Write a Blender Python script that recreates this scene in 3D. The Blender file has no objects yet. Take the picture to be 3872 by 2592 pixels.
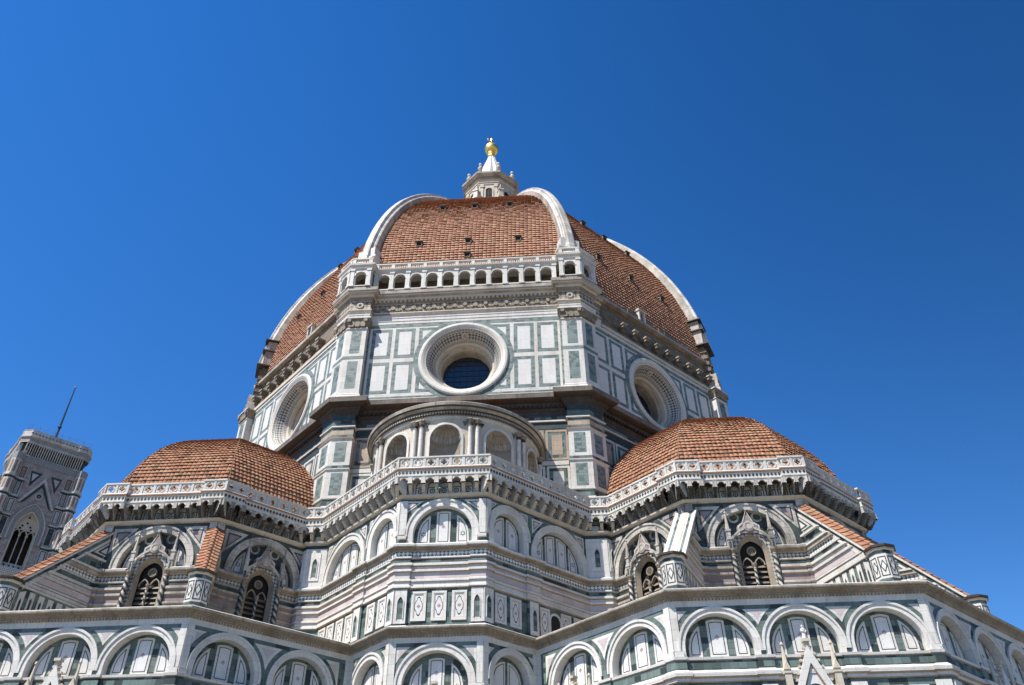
import bpy, math, random
from mathutils import Vector, Matrix
random.seed(7)
R_ = math.radians
scene = bpy.context.scene
col = scene.collection

# ---------------------------------------------------------------- camera
cam_d = bpy.data.cameras.new("camera")
cam_d.sensor_fit = 'HORIZONTAL'; cam_d.sensor_width = 36.0; cam_d.lens = 28.736
cam_d.clip_start = 0.5; cam_d.clip_end = 6000
cam = bpy.data.objects.new("camera", cam_d); col.objects.link(cam)
CY, CP, CRL = -0.0578, 0.6711, -0.0118
def cam_setup(yaw, pit, roll, loc):
    f = Vector((math.sin(yaw)*math.cos(pit), math.cos(yaw)*math.cos(pit), math.sin(pit)))
    r0 = Vector((math.cos(yaw), -math.sin(yaw), 0)); u0 = r0.cross(f)
    r = math.cos(roll)*r0 + math.sin(roll)*u0
    u = -math.sin(roll)*r0 + math.cos(roll)*u0
    m = Matrix((r, u, -f)).transposed().to_4x4(); m.translation = loc
    cam.matrix_world = m
cam_setup(CY, CP, CRL, Vector((8.121, -87.377, 1.7)))
scene.camera = cam

# ---------------------------------------------------------------- light
SUN_AZ, SUN_EL = 46.0, 57.5          # degrees left of -Y, elevation
sd = Vector((-math.sin(R_(SUN_AZ))*math.cos(R_(SUN_EL)), -math.cos(R_(SUN_AZ))*math.cos(R_(SUN_EL)), math.sin(R_(SUN_EL))))
world = bpy.data.worlds.new("World"); scene.world = world; world.use_nodes = True
wn = world.node_tree.nodes; wl = world.node_tree.links
sky = wn.new("ShaderNodeTexSky"); sky.sky_type = 'NISHITA'; sky.sun_disc = False
sky.sun_elevation = R_(SUN_EL); sky.sun_rotation = math.atan2(sd.x, sd.y)
sky.altitude = 300; sky.air_density = 1.0; sky.dust_density = 0.0; sky.ozone_density = 3.5
hs = wn.new("ShaderNodeHueSaturation"); hs.inputs['Saturation'].default_value = 1.32
bg = wn["Background"]; bg.inputs[1].default_value = 0.108
hs.inputs['Hue'].default_value = 0.508
tc = wn.new("ShaderNodeTexCoord"); dp = wn.new("ShaderNodeVectorMath"); dp.operation = 'DOT_PRODUCT'
dv = Vector((.80, -.12, .58)).normalized(); dp.inputs[1].default_value = dv
mr = wn.new("ShaderNodeMapRange"); mr.inputs['From Min'].default_value = .05; mr.inputs['From Max'].default_value = .95
mr.inputs['To Min'].default_value = 1.10; mr.inputs['To Max'].default_value = .67; mr.interpolation_type = 'SMOOTHSTEP'
vs_ = wn.new("ShaderNodeVectorMath"); vs_.operation = 'SCALE'
wl.new(tc.outputs['Generated'], dp.inputs[0]); wl.new(dp.outputs['Value'], mr.inputs['Value'])
wl.new(sky.outputs[0], hs.inputs['Color']); wl.new(hs.outputs[0], vs_.inputs[0]); wl.new(mr.outputs[0], vs_.inputs['Scale']); wl.new(vs_.outputs[0], bg.inputs[0])
sun_d = bpy.data.lights.new("sun", 'SUN'); sun_d.energy = 5.0; sun_d.angle = R_(0.53); sun_d.color = (1.0, 0.95, 0.87)
sun = bpy.data.objects.new("sun", sun_d); col.objects.link(sun)
sun.rotation_euler = sd.to_track_quat('Z', 'Y').to_euler()
scene.view_settings.view_transform = 'Standard'; scene.view_settings.look = 'None'
scene.view_settings.exposure = 0.75; scene.view_settings.gamma = 1

# ---------------------------------------------------------------- materials
MAT = {}
def new_mat(name):
    m = bpy.data.materials.new(name); m.use_nodes = True
    MAT[name] = m
    return m, m.node_tree.nodes, m.node_tree.links, m.node_tree.nodes["Principled BSDF"]
def rgb(c): return (c[0], c[1], c[2], 1.0)
def mixc(n, l, fac, a, b, mode='MIX'):
    x = n.new("ShaderNodeMix"); x.data_type = 'RGBA'; x.blend_type = mode
    for s, v in ((x.inputs[0], fac), (x.inputs[6], a), (x.inputs[7], b)):
        if hasattr(v, 'links'): l.new(v, s)
        else: s.default_value = v if not isinstance(v, tuple) else rgb(v)
    return x.outputs[2]
def ramp(n, l, src, p0, p1, c0=(0, 0, 0), c1=(1, 1, 1)):
    x = n.new("ShaderNodeValToRGB"); x.color_ramp.elements[0].position = p0; x.color_ramp.elements[1].position = p1
    x.color_ramp.elements[0].color = rgb(c0); x.color_ramp.elements[1].color = rgb(c1)
    l.new(src, x.inputs[0]); return x.outputs[0]
def noise(n, l, vec, scale, detail=4.0, rough=.6, stretch=None):
    x = n.new("ShaderNodeTexNoise"); x.inputs['Scale'].default_value = scale
    x.inputs['Detail'].default_value = detail; x.inputs['Roughness'].default_value = rough
    if stretch:
        mp = n.new("ShaderNodeMapping"); mp.inputs['Scale'].default_value = stretch
        l.new(vec, mp.inputs[0]); vec = mp.outputs[0]
    l.new(vec, x.inputs['Vector']); return x.outputs[0]
def stone(name, c1, c2, bw, bh, joint, jsize=.012, rough=.6, stain=(.25, .2, .14), stain_amt=.5, s0=.52, s1=.75, c3=None, bump=.15):
    m, n, l, b = new_mat(name)
    uv = n.new("ShaderNodeUVMap"); geo = n.new("ShaderNodeNewGeometry")
    br = n.new("ShaderNodeTexBrick"); br.inputs['Scale'].default_value = 1.0
    br.inputs['Brick Width'].default_value = bw; br.inputs['Row Height'].default_value = bh
    br.inputs['Mortar Size'].default_value = jsize; br.inputs['Mortar Smooth'].default_value = .3
    br.inputs['Color1'].default_value = rgb(c1); br.inputs['Color2'].default_value = rgb(c2); br.inputs['Mortar'].default_value = rgb(joint)
    l.new(uv.outputs[0], br.inputs['Vector'])
    c = br.outputs['Color']
    if c3:
        br2 = n.new("ShaderNodeTexBrick"); br2.inputs['Scale'].default_value = 1.0; br2.offset_frequency = 3
        br2.inputs['Brick Width'].default_value = bw; br2.inputs['Row Height'].default_value = bh; br2.inputs['Mortar Size'].default_value = 0
        br2.inputs['Color1'].default_value = (0, 0, 0, 1); br2.inputs['Color2'].default_value = (1, 1, 1, 1); br2.inputs['Bias'].default_value = -.25
        l.new(uv.outputs[0], br2.inputs['Vector'])
        c = mixc(n, l, ramp(n, l, br2.outputs['Color'], .35, .6), c, c3)
    nz = noise(n, l, geo.outputs['Position'], .55, 6, .65, (1, 1, .45))
    fac = n.new("ShaderNodeMath"); fac.operation = 'MULTIPLY'; fac.inputs[1].default_value = stain_amt
    l.new(ramp(n, l, nz, s0, s1), fac.inputs[0])
    c = mixc(n, l, fac.outputs[0], c, stain)
    nz2 = noise(n, l, geo.outputs['Position'], 6.0, 5, .7)
    c = mixc(n, l, .35, c, ramp(n, l, nz2, .3, .7, (.55, .55, .55), (1, 1, 1)), 'MULTIPLY')
    # rain streaks: narrow vertical dirt runs
    nz3 = noise(n, l, geo.outputs['Position'], 1.0, 3, .6, (3.2, 3.2, .22))
    f3 = n.new("ShaderNodeMath"); f3.operation = 'MULTIPLY'; f3.inputs[1].default_value = stain_amt*.8
    l.new(ramp(n, l, nz3, .58, .72), f3.inputs[0])
    c = mixc(n, l, f3.outputs[0], c, stain)
    l.new(c, b.inputs['Base Color']); b.inputs['Roughness'].default_value = rough
    b.inputs['Specular IOR Level'].default_value = .3
    if bump:
        bp = n.new("ShaderNodeBump"); bp.inputs['Strength'].default_value = bump; bp.inputs['Distance'].default_value = .03
        l.new(nz2, bp.inputs['Height']); l.new(bp.outputs[0], b.inputs['Normal'])
    return m
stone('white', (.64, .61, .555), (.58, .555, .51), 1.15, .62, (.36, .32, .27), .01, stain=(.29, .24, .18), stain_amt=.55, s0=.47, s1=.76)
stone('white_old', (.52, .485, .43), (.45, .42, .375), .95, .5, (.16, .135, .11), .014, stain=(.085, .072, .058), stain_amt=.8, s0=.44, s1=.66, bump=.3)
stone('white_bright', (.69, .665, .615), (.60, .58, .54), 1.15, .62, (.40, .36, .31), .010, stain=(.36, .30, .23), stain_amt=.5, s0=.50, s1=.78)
stone('white_field', (.69, .675, .65), (.63, .62, .60), .9, 1.4, (.46, .43, .39), .007, stain=(.50, .42, .33), stain_amt=.45)
stone('rib_stone', (.62, .60, .555), (.43, .41, .375), 4.0, .62, (.20, .175, .14), .026, stain=(.19, .165, .13), stain_amt=.72, s0=.46, s1=.68, bump=.3)
stone('tower_field', (.43, .375, .33), (.34, .30, .27), .9, .5, (.17, .15, .13), .02, stain=(.16, .135, .115), stain_amt=.6, s0=.45, s1=.72, c3=(.33, .245, .225))
stone('white_tower', (.56, .53, .49), (.49, .465, .43), 1.0, .6, (.25, .22, .19), .015, stain=(.2, .165, .13), stain_amt=.6, s0=.45, s1=.72)
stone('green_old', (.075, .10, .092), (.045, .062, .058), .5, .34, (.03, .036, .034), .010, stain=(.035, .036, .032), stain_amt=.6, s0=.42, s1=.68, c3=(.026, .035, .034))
stone('lantern_stone', (.56, .49, .40), (.50, .44, .365), .8, .6, (.33, .28, .22), .012, stain=(.27, .215, .155), stain_amt=.55, s0=.45, s1=.72)
stone('niche_stone', (.34, .28, .205), (.29, .24, .18), .8, .6, (.18, .145, .11), .012, stain=(.12, .095, .07), stain_amt=.7, s0=.42, s1=.68)
stone('white_clean', (.64, .615, .58), (.585, .575, .555), .9, 1.4, (.42, .40, .37), .008, stain=(.48, .40, .31), stain_amt=.35)
stone('cream', (.58, .50, .39), (.52, .46, .37), .9, .7, (.45, .38, .28), .01, stain=(.33, .25, .17), stain_amt=.5)
stone('aged', (.50, .44, .36), (.40, .35, .29), .8, .5, (.2, .17, .13), .012, stain=(.12, .095, .07), stain_amt=.8, s0=.42, s1=.68, bump=.4)
stone('carved', (.38, .31, .225), (.27, .215, .155), .14, .11, (.19, .15, .105), .02, stain=(.10, .08, .05), stain_amt=.7, s0=.45, s1=.7, bump=.8)
stone('grime_shade', (.065, .053, .042), (.042, .036, .03), .7, .35, (.022, .018, .014), .02, stain=(.13, .105, .078), stain_amt=.45, bump=.4)  # dirty dark stone; also paints shade into soffits and recesses
stone('dirty', (.24, .20, .16), (.17, .14, .115), 1.1, .5, (.06, .05, .04), .012, stain=(.05, .042, .035), stain_amt=.7, s0=.42, s1=.68, bump=.4)
stone('green', (.155, .205, .185), (.085, .118, .108), .5, .34, (.045, .055, .05), .010, stain=(.05, .062, .057), stain_amt=.5, c3=(.032, .045, .043))
stone('green_pale', (.20, .25, .235), (.14, .185, .175), .42, .26, (.10, .12, .10), .012, stain=(.14, .15, .125), stain_amt=.35, c3=(.085, .12, .117))
stone('green_dark', (.04, .06, .058), (.025, .037, .037), .6, .4, (.02, .03, .03), .01, stain=(.09, .10, .09), stain_amt=.4)
stone('pink', (.53, .455, .44), (.47, .405, .395), 1.1, .5, (.4, .32, .29), .01, stain=(.42, .35, .30), stain_amt=.4, c3=(.62, .56, .52))
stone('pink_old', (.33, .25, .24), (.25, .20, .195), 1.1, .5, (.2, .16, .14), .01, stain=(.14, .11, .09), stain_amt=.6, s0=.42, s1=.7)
stone('red', (.44, .27, .24), (.38, .24, .21), .8, .5, (.25, .14, .11), .01)
stone('rust', (.36, .20, .13), (.27, .16, .11), .7, .3, (.15, .1, .07), .012)
stone('rough_stone', (.27, .215, .155), (.19, .15, .11), .5, .22, (.10, .08, .06), .03, rough=.9, stain=(.09, .075, .055), stain_amt=.7, s0=.45, s1=.7, bump=1.0)
stone('brown_panel', (.46, .35, .25), (.38, .30, .22), .6, .5, (.25, .19, .13), .012, stain=(.22, .16, .11), stain_amt=.6, s0=.45, s1=.7)
stone('paving', (.10, .095, .088), (.08, .077, .072), 1.2, .6, (.16, .15, .13), .012, rough=.85)
def plain(name, c, rough=.7, metal=0.0, var=.0):
    m, n, l, b = new_mat(name)
    b.inputs['Base Color'].default_value = rgb(c); b.inputs['Roughness'].default_value = rough; b.inputs['Metallic'].default_value = metal
    if var:
        geo = n.new("ShaderNodeNewGeometry"); nz = noise(n, l, geo.outputs['Position'], 2.5, 5)
        l.new(ramp(n, l, nz, .3, .75, tuple(x*(1-var) for x in c), tuple(min(1, x*(1+var)) for x in c)), b.inputs['Base Color'])
    return m
plain('void', (.012, .011, .010), .9)
plain('lead_bar', (.03, .032, .036), .5, .5)
plain('gilt', (.90, .60, .17), .38, 1.0, .06)
plain('iron', (.035, .035, .04), .5, .6)
plain('bronze', (.17, .24, .20), .5, .6, .2)
plain('shutter', (.16, .125, .09), .7, 0, .35)
plain('mortar', (.17, .105, .07), .95, 0, .3)
plain('wire', (.25, .26, .28), .5, .5)
m, n, l, b = new_mat('glass')
b.inputs['Base Color'].default_value = (.012, .02, .035, 1); b.inputs['Roughness'].default_value = .12; b.inputs['Specular IOR Level'].default_value = .7
def tiles_mat(name, cols):
    m, n, l, b = new_mat(name)
    uv = n.new("ShaderNodeUVMap"); geo = n.new("ShaderNodeNewGeometry")
    sx = n.new("ShaderNodeSeparateXYZ"); l.new(uv.outputs[0], sx.inputs[0])
    cr = n.new("ShaderNodeValToRGB"); e = cr.color_ramp.elements
    e[0].position = 0; e[0].color = rgb(cols[0]); e[1].position = 1; e[1].color = rgb(cols[-1])
    for i, c in enumerate(cols[1:-1]):
        x = e.new((i+1)/(len(cols)-1)); x.color = rgb(c)
    l.new(sx.outputs[0], cr.inputs[0])
    nz = noise(n, l, geo.outputs['Position'], .42, 6, .7, (1, 1, .7))
    c = mixc(n, l, ramp(n, l, nz, .52, .8, (0, 0, 0), (.42, .42, .42)), cr.outputs[0], (.13, .085, .055))
    nz2 = noise(n, l, geo.outputs['Position'], 5.0, 5, .7)
    c = mixc(n, l, .55, c, ramp(n, l, nz2, .3, .7, (.5, .48, .46), (1, 1, 1)), 'MULTIPLY')
    l.new(c, b.inputs['Base Color']); b.inputs['Roughness'].default_value = .85; b.inputs['Specular IOR Level'].default_value = .2
tiles_mat('tile', [(.30, .155, .10), (.41, .20, .125), (.445, .222, .138), (.47, .255, .16), (.42, .20, .125), (.47, .295, .185)])
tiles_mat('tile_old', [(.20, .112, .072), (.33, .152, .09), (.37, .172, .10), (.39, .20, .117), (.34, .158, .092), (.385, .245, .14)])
# inlaid black and white ornament: lozenges with scrolls
def ornament(name, ca, cb, scale, thr=.22):
    m, n, l, b = new_mat(name)
    uv = n.new("ShaderNodeUVMap")
    mp = n.new("ShaderNodeMapping"); mp.inputs['Scale'].default_value = (scale, scale, scale); mp.inputs['Rotation'].default_value = (0, 0, R_(45))
    l.new(uv.outputs[0], mp.inputs[0])
    ck = n.new("ShaderNodeTexChecker"); ck.inputs['Scale'].default_value = 1.0; l.new(mp.outputs[0], ck.inputs[0])
    ck.inputs[1].default_value = rgb(ca); ck.inputs[2].default_value = rgb(cb)
    wv = n.new("ShaderNodeTexVoronoi"); wv.feature = 'F1'; wv.inputs['Scale'].default_value = scale*1.1; wv.inputs['Randomness'].default_value = .25; l.new(uv.outputs[0], wv.inputs[0])
    c = mixc(n, l, ramp(n, l, wv.outputs['Distance'], thr-.04, thr+.04), ca, ck.outputs[0])
    l.new(c, b.inputs['Base Color']); b.inputs['Roughness'].default_value = .6
ornament('frieze', (.70, .67, .61), (.09, .11, .11), 5.0)
ornament('scroll', (.38, .36, .32), (.05, .05, .047), 4.8)
ornament('mosaic', (.38, .36, .325), (.08, .085, .08), 6.0)
ornament('frieze_old', (.40, .37, .32), (.06, .07, .068), 5.0)
ornament('garland', (.36, .29, .20), (.10, .08, .055), 3.0)

# ---------------------------------------------------------------- mesh builder
class MB:
    def __init__(s): s.v = []; s.f = []; s.m = []; s.uv = []
    remap = {}
    def poly(s, pts, mat, uv=None):
        mat = MB.remap.get(mat, mat); i = len(s.v); s.v.extend([tuple(p) for p in pts]); s.f.append(tuple(range(i, i+len(pts)))); s.m.append(mat)
        s.uv.append(uv if uv else [(p[0]+p[1], p[2]) for p in pts])
    def mesh(s, name):
        me = bpy.data.meshes.new(name); me.from_pydata(s.v, [], s.f)
        keys = []
        for k in s.m:
            if k not in keys: keys.append(k)
        for k in keys: me.materials.append(MAT[k])
        idx = {k: i for i, k in enumerate(keys)}
        me.polygons.foreach_set('material_index', [idx[k] for k in s.m])
        ul = me.uv_layers.new(name='UVMap')
        flat = []
        for f in s.uv:
            for a in f: flat.extend(a)
        ul.data.foreach_set('uv', flat)
        me.update(); return me
    def smooth(s): s._sm = True
    def obj(s, name, parent=None, smooth=False, **props):
        me = s.mesh(name)
        if smooth: me.polygons.foreach_set('use_smooth', [True]*len(me.polygons))
        o = bpy.data.objects.new(name, me); col.objects.link(o)
        if parent: o.parent = parent
        for k, v in props.items(): o[k] = v
        return o
def dup(o, parent, mat=None):
    c = o.copy(); col.objects.link(c); c.parent = parent
    if mat is not None: c.matrix_basis = mat
    return c
def rotz(deg, loc=(0, 0, 0)): return Matrix.Translation(loc) @ Matrix.Rotation(R_(deg), 4, 'Z')
def thing(name, label, cat, loc, group=None):
    o = bpy.data.objects.new(name, None); col.objects.link(o); o.location = loc
    o['label'] = label; o['category'] = cat
    if group: o['group'] = group
    return o

class Fa:
    """flat facade: u to the viewer's right, v up, w outwards"""
    def __init__(s, na, a, cx=0, cy=0, u0=0, z0=0):
        s.n = (math.cos(R_(na)), math.sin(R_(na))); s.t = (-s.n[1], s.n[0]); s.a = a; s.c = (cx, cy); s.u0 = u0; s.z0 = z0; s.na = na
    def P(s, u, v, w=0):
        u += s.u0; k = s.a + w
        return (s.c[0]+s.n[0]*k+s.t[0]*u, s.c[1]+s.n[1]*k+s.t[1]*u, v+s.z0)
    def xy(s, u, w=0): p = s.P(u, 0, w); return (p[0], p[1])
    def quad(s, mb, pts, mat):           # pts (u,v,w)
        mb.poly([s.P(*p) for p in pts], mat, [(p[0]+p[2], p[1]) for p in pts])
    def box(s, mb, u0, u1, v0, v1, w0, w1, mat, side=None):
        sd_ = side or mat
        s.quad(mb, [(u0, v0, w1), (u1, v0, w1), (u1, v1, w1), (u0, v1, w1)], mat)
        s.quad(mb, [(u0, v0, w0), (u0, v0, w1), (u0, v1, w1), (u0, v1, w0)], sd_)
        s.quad(mb, [(u1, v0, w1), (u1, v0, w0), (u1, v1, w0), (u1, v1, w1)], sd_)
        s.quad(mb, [(u0, v1, w1), (u1, v1, w1), (u1, v1, w0), (u0, v1, w0)], sd_)
        s.quad(mb, [(u0, v0, w0), (u1, v0, w0), (u1, v0, w1), (u0, v0, w1)], sd_)
    def frame(s, mb, u0, u1, v0, v1, t, w0, w1, mat):
        s.box(mb, u0, u1, v0, v0+t, w0, w1, mat); s.box(mb, u0, u1, v1-t, v1, w0, w1, mat)
        s.box(mb, u0, u0+t, v0+t, v1-t, w0, w1, mat); s.box(mb, u1-t, u1, v0+t, v1-t, w0, w1, mat)
    def prism(s, mb, pts, w0, w1, mat, side=None):
        sd_ = side or mat
        s.quad(mb, [(p[0], p[1], w1) for p in pts], mat)
        for i in range(len(pts)):
            a, b = pts[i], pts[(i+1) % len(pts)]
            s.quad(mb, [(a[0], a[1], w0), (b[0], b[1], w0), (b[0], b[1], w1), (a[0], a[1], w1)], sd_)
    def band(s, mb, A, B, w0, w1, mat, wa=None):
        """strip between inner polyline A and outer polyline B (same length), left to right order"""
        for i in range(len(A)-1):
            a0, a1, b0, b1 = A[i], A[i+1], B[i], B[i+1]
            s.quad(mb, [(a0[0], a0[1], w1), (b0[0], b0[1], w1), (b1[0], b1[1], w1), (a1[0], a1[1], w1)][::1], mat)
            s.quad(mb, [(a0[0], a0[1], w0), (a0[0], a0[1], w1), (a1[0], a1[1], w1), (a1[0], a1[1], w0)], mat)
            s.quad(mb, [(b0[0], b0[1], w1), (b0[0], b0[1], w0), (b1[0], b1[1], w0), (b1[0], b1[1], w1)], mat)
    def arc(s, uc, vs, r, n=20, a0=180, a1=0):
        return [(uc+r*math.cos(R_(a0+(a1-a0)*i/n)), vs+r*math.sin(R_(a0+(a1-a0)*i/n))) for i in range(n+1)]
    def ring(s, mb, uc, vs, ri, ro, w0, w1, mat, n=24, base=None):
        A = s.arc(uc, vs, ri, n); B = s.arc(uc, vs, ro, n)
        if base is not None and base < vs-.01:
            A = [(uc-ri, base)]+A+[(uc+ri, base)]; B = [(uc-ro, base)]+B+[(uc+ro, base)]
        s.band(mb, A, B, w0, w1, mat)
    def disk_ring(s, mb, uc, vc, ri, ro, w0, w1, mat, n=20):
        s.band(mb, s.arc(uc, vc, ri, n, 180, -180), s.arc(uc, vc, ro, n, 180, -180), w0, w1, mat)
    def disk(s, mb, uc, vc, r, w0, w1, mat, n=16, a0=0):
        s.prism(mb, [(uc+r*math.cos(R_(a0)+2*math.pi*i/n), vc+r*math.sin(R_(a0)+2*math.pi*i/n)) for i in range(n)], w0, w1, mat)
    def spandrel(s, mb, line, ua, ub, v0, vt, w, mat):
        """wall from line (outer arch polyline left->right) up to vt, and beside it down to v0"""
        l0, l1 = line[0][0], line[-1][0]
        if l0-ua > 1e-3: s.quad(mb, [(ua, v0, w), (l0, v0, w), (l0, vt, w), (ua, vt, w)], mat)
        if ub-l1 > 1e-3: s.quad(mb, [(l1, v0, w), (ub, v0, w), (ub, vt, w), (l1, vt, w)], mat)
        for i in range(len(line)-1):
            a, b = line[i], line[i+1]
            if abs(b[0]-a[0]) < 1e-5: continue
            s.quad(mb, [(a[0], a[1], w), (b[0], b[1], w), (b[0], vt, w), (a[0], vt, w)], mat)
    def pointed(s, uc, vs, a, h, n=10):
        c = (h*h-a*a)/(2*a); rr = a+c; th = math.atan2(h, c) if c > 0 else math.atan2(h, c)
        L = []
        for i in range(n+1):
            t = th*i/n; L.append((uc + c - rr*math.cos(t), vs + rr*math.sin(t)))
        return L + [(2*uc-p[0], p[1]) for p in L[::-1][1:]]
    def diamond(s, mb, uc, vc, a, b, w0, w1, mat):
        s.prism(mb, [(uc-a, vc), (uc, vc-b), (uc+a, vc), (uc, vc+b)], w0, w1, mat)
class Cyl(Fa):
    """cylindrical facade around (cx,cy); u is arc length from the -Y direction"""
    def __init__(s, R, cx, cy): s.R = R; s.c = (cx, cy)
    def P(s, u, v, w=0):
        a = -math.pi/2 + u/s.R; k = s.R + w
        return (s.c[0]+k*math.cos(a), s.c[1]+k*math.sin(a), v)

def sweep(mb, path, prof, closed=False, z0=0.0, smoothu=0.0):
    """path: plan points (travelling with outside on the right); prof: (out, z, mat) - mat is for the strip up to the next row"""
    n = len(path); segs = n if closed else n-1
    nr = []
    for i in range(segs):
        a, b = path[i], path[(i+1) % n]; dx, dy = b[0]-a[0], b[1]-a[1]; L = math.hypot(dx, dy) or 1e-9
        nr.append((dy/L, -dx/L, L))
    mit = []
    for i in range(n):
        if closed: p, q = nr[i-1], nr[i % segs]
        else: p, q = nr[max(0, i-1)], nr[min(segs-1, i)]
        k = 1+p[0]*q[0]+p[1]*q[1]
        mit.append(((p[0]+q[0])/max(k, .15), (p[1]+q[1])/max(k, .15)))
    cum = [0]
    for s_ in nr: cum.append(cum[-1]+s_[2])
    plen = [0]
    for j in range(len(prof)-1): plen.append(plen[-1]+math.hypot(prof[j+1][0]-prof[j][0], prof[j+1][1]-prof[j][1]))
    def pt(i, j):
        o = prof[j][0]; i2 = i % n
        return (path[i2][0]+mit[i2][0]*o, path[i2][1]+mit[i2][1]*o, prof[j][1]+z0)
    for i in range(segs):
        for j in range(len(prof)-1):
            if prof[j][2] is None: continue
            mb.poly([pt(i, j), pt(i+1, j), pt(i+1, j+1), pt(i, j+1)], prof[j][2],
                    [(cum[i], prof[0][1]+plen[j]), (cum[i+1], prof[0][1]+plen[j]), (cum[i+1], prof[0][1]+plen[j+1]), (cum[i], prof[0][1]+plen[j+1])])
def octo(ap, cx=0, cy=0, a0=-112.5, n=8):
    r = ap/math.cos(R_(22.5)); return [(cx+r*math.cos(R_(a0+45*i)), cy+r*math.sin(R_(a0+45*i))) for i in range(n)]
def lathe(mb, prof, cx, cy, mat, n=12, z0=0, tw=0):
    """prof (r,z[,mat])"""
    for j in range(len(prof)-1):
        r0, z0_ = prof[j][:2]; r1, z1_ = prof[j+1][:2]; mt = prof[j][2] if len(prof[j]) > 2 else mat
        for i in range(n):
            a, b = 2*math.pi*i/n, 2*math.pi*(i+1)/n
            P = [(cx+r0*math.cos(a), cy+r0*math.sin(a), z0+z0_), (cx+r0*math.cos(b), cy+r0*math.sin(b), z0+z0_),
                 (cx+r1*math.cos(b), cy+r1*math.sin(b), z0+z1_), (cx+r1*math.cos(a), cy+r1*math.sin(a), z0+z1_)]
            if r1 < 1e-5: P = P[:3]
            elif r0 < 1e-5: P = [P[0], P[2], P[3]]
            mb.poly(P, mt, [(a*r0+p[2]*.0, p[2]) for p in P])
def tube(mb, pts, r, mat, n=6):
    pts = [Vector(p) for p in pts]
    rings = []
    for i, p in enumerate(pts):
        d = (pts[min(i+1, len(pts)-1)]-pts[max(i-1, 0)]).normalized()
        up = Vector((0, 0, 1)) if abs(d.z) < .9 else Vector((1, 0, 0))
        x = d.cross(up).normalized(); y = d.cross(x)
        rr = r[i] if isinstance(r, (list, tuple)) else r
        rings.append([p+rr*(math.cos(2*math.pi*k/n)*x+math.sin(2*math.pi*k/n)*y) for k in range(n)])
    for i in range(len(rings)-1):
        for k in range(n):
            mb.poly([rings[i][k], rings[i+1][k], rings[i+1][(k+1) % n], rings[i][(k+1) % n]], mat)
    mb.poly(rings[0], mat); mb.poly(rings[-1][::-1], mat)

# ================================================================ GROUND
g = MB(); S = 3000
g.poly([(-S, -S, 0), (S, -S, 0), (S, S, 0), (-S, S, 0)], 'paving')
g.obj('piazza_ground', kind='structure')

# ================================================================ CATHEDRAL
duomo = thing('cathedral', 'huge white, green and pink marble cathedral under a red tiled octagonal dome', 'cathedral', (0, 0, 0))

# ---------------------------------------------------------------- main dome
RC, ZC, RR = -8.27, 56.53, 37.54                 # rib profile circle
def rib_r(z, d=0): return RC + math.sqrt(max(0, (RR-d)**2-(z-ZC)**2))
TAN = math.tan(R_(22.5)); COS = math.cos(R_(22.5))
def tile_rows(prof_fn, s0, s1, step):
    """prof_fn(phi)->(r_corner,z); phi stepping by arc length"""
    out = []; phi = s0
    while phi < s1:
        out.append(prof_fn(phi)); phi += step
    return out
def tile_segment(name, F_ap0, rows, cw, parent, mat, gap=.0, lift=.05, hip=.0, seg_n=None, under='mortar'):
    """one face of an eight-sided dome, facing -Y, built of single overlapping tiles"""
    mb = MB()
    for j in range(len(rows)-1):
        (r0, z0), (r1, z1) = rows[j], rows[j+1]
        a0, a1 = r0*COS, r1*COS
        h0, h1 = a0*TAN-hip, a1*TAN-hip
        if h0 < .1: break
        mb.poly([(-h0, -a0, z0), (h0, -a0, z0), (max(h1, 0), -a1, z1), (-max(h1, 0), -a1, z1)], under, [(0.5, .5)]*4)
        dz, dr = z1-z0, a0-a1; L = math.hypot(dz, dr); ny, nz = -dz/L, dr/L          # outward normal (y,z)
        n = int(h0/cw)+1
        for i in range(-n, n+1):
            uc = i*cw + random.uniform(-.012, .012)
            ul, ur = uc-cw*.445, uc+cw*.445
            l0, r0_ = max(ul, -h0), min(ur, h0); l1, r1_ = max(ul, -h1), min(ur, h1)
            if r0_-l0 < .03: continue
            if r1_ < l1: l1 = r1_ = (l1+r1_)/2
            lf = lift*random.uniform(.85, 1.3); hi = .016
            t = random.random(); uv = [(t, .5)]
            sag = lf*.55                                    # the lip is lower at its middle
            mid0, mid1 = (l0+r0_)/2, (l1+r1_)/2
            B = [(l0, -a0+ny*lf, z0+nz*lf), (mid0, -a0+ny*(lf+sag), z0+nz*(lf+sag)-.02), (r0_, -a0+ny*lf, z0+nz*lf)]
            T = [(l1, -a1+ny*hi, z1+nz*hi), (mid1, -a1+ny*(hi+sag*.6), z1+nz*(hi+sag*.6)), (r1_, -a1+ny*hi, z1+nz*hi)]
            gx = .11/L; gy, gz = -a0+dr*gx, z0+dz*gx                # the lip overhangs a shaded gap
            G = [(l0, gy, gz), (mid0, gy, gz), (r0_, gy, gz)]
            mb.poly([B[0], B[1], T[1], T[0]], mat, uv*4); mb.poly([B[1], B[2], T[2], T[1]], mat, uv*4)
            mb.poly([G[0], G[1], B[1], B[0]], mat, uv*4); mb.poly([G[1], G[2], B[2], B[1]], mat, uv*4)
            mb.poly([G[0], B[0], T[0]], mat, uv*3); mb.poly([B[2], G[2], T[2]], mat, uv*3)
    return mb.obj(name, parent)
D_TILE = 1.0
phi0 = math.asin((57.3-ZC)/(RR-D_TILE)); phi1 = math.asin((91.0-ZC)/(RR-D_TILE))
rows = tile_rows(lambda p: (RC+(RR-D_TILE)*math.cos(p), ZC+(RR-D_TILE)*math.sin(p)), phi0, phi1, .46/RR)
dome = thing('main_dome', '', '', (0, 0, 0)); dome.parent = duomo
for k in ('label', 'category'): del dome[k]
rows_s = [r for r in rows if r[1] > 59.85]
tile_segment('tiled_segment', 0, rows_s, .44, dome, 'tile', hip=.25, lift=.10)          # behind the loggia it starts higher
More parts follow.
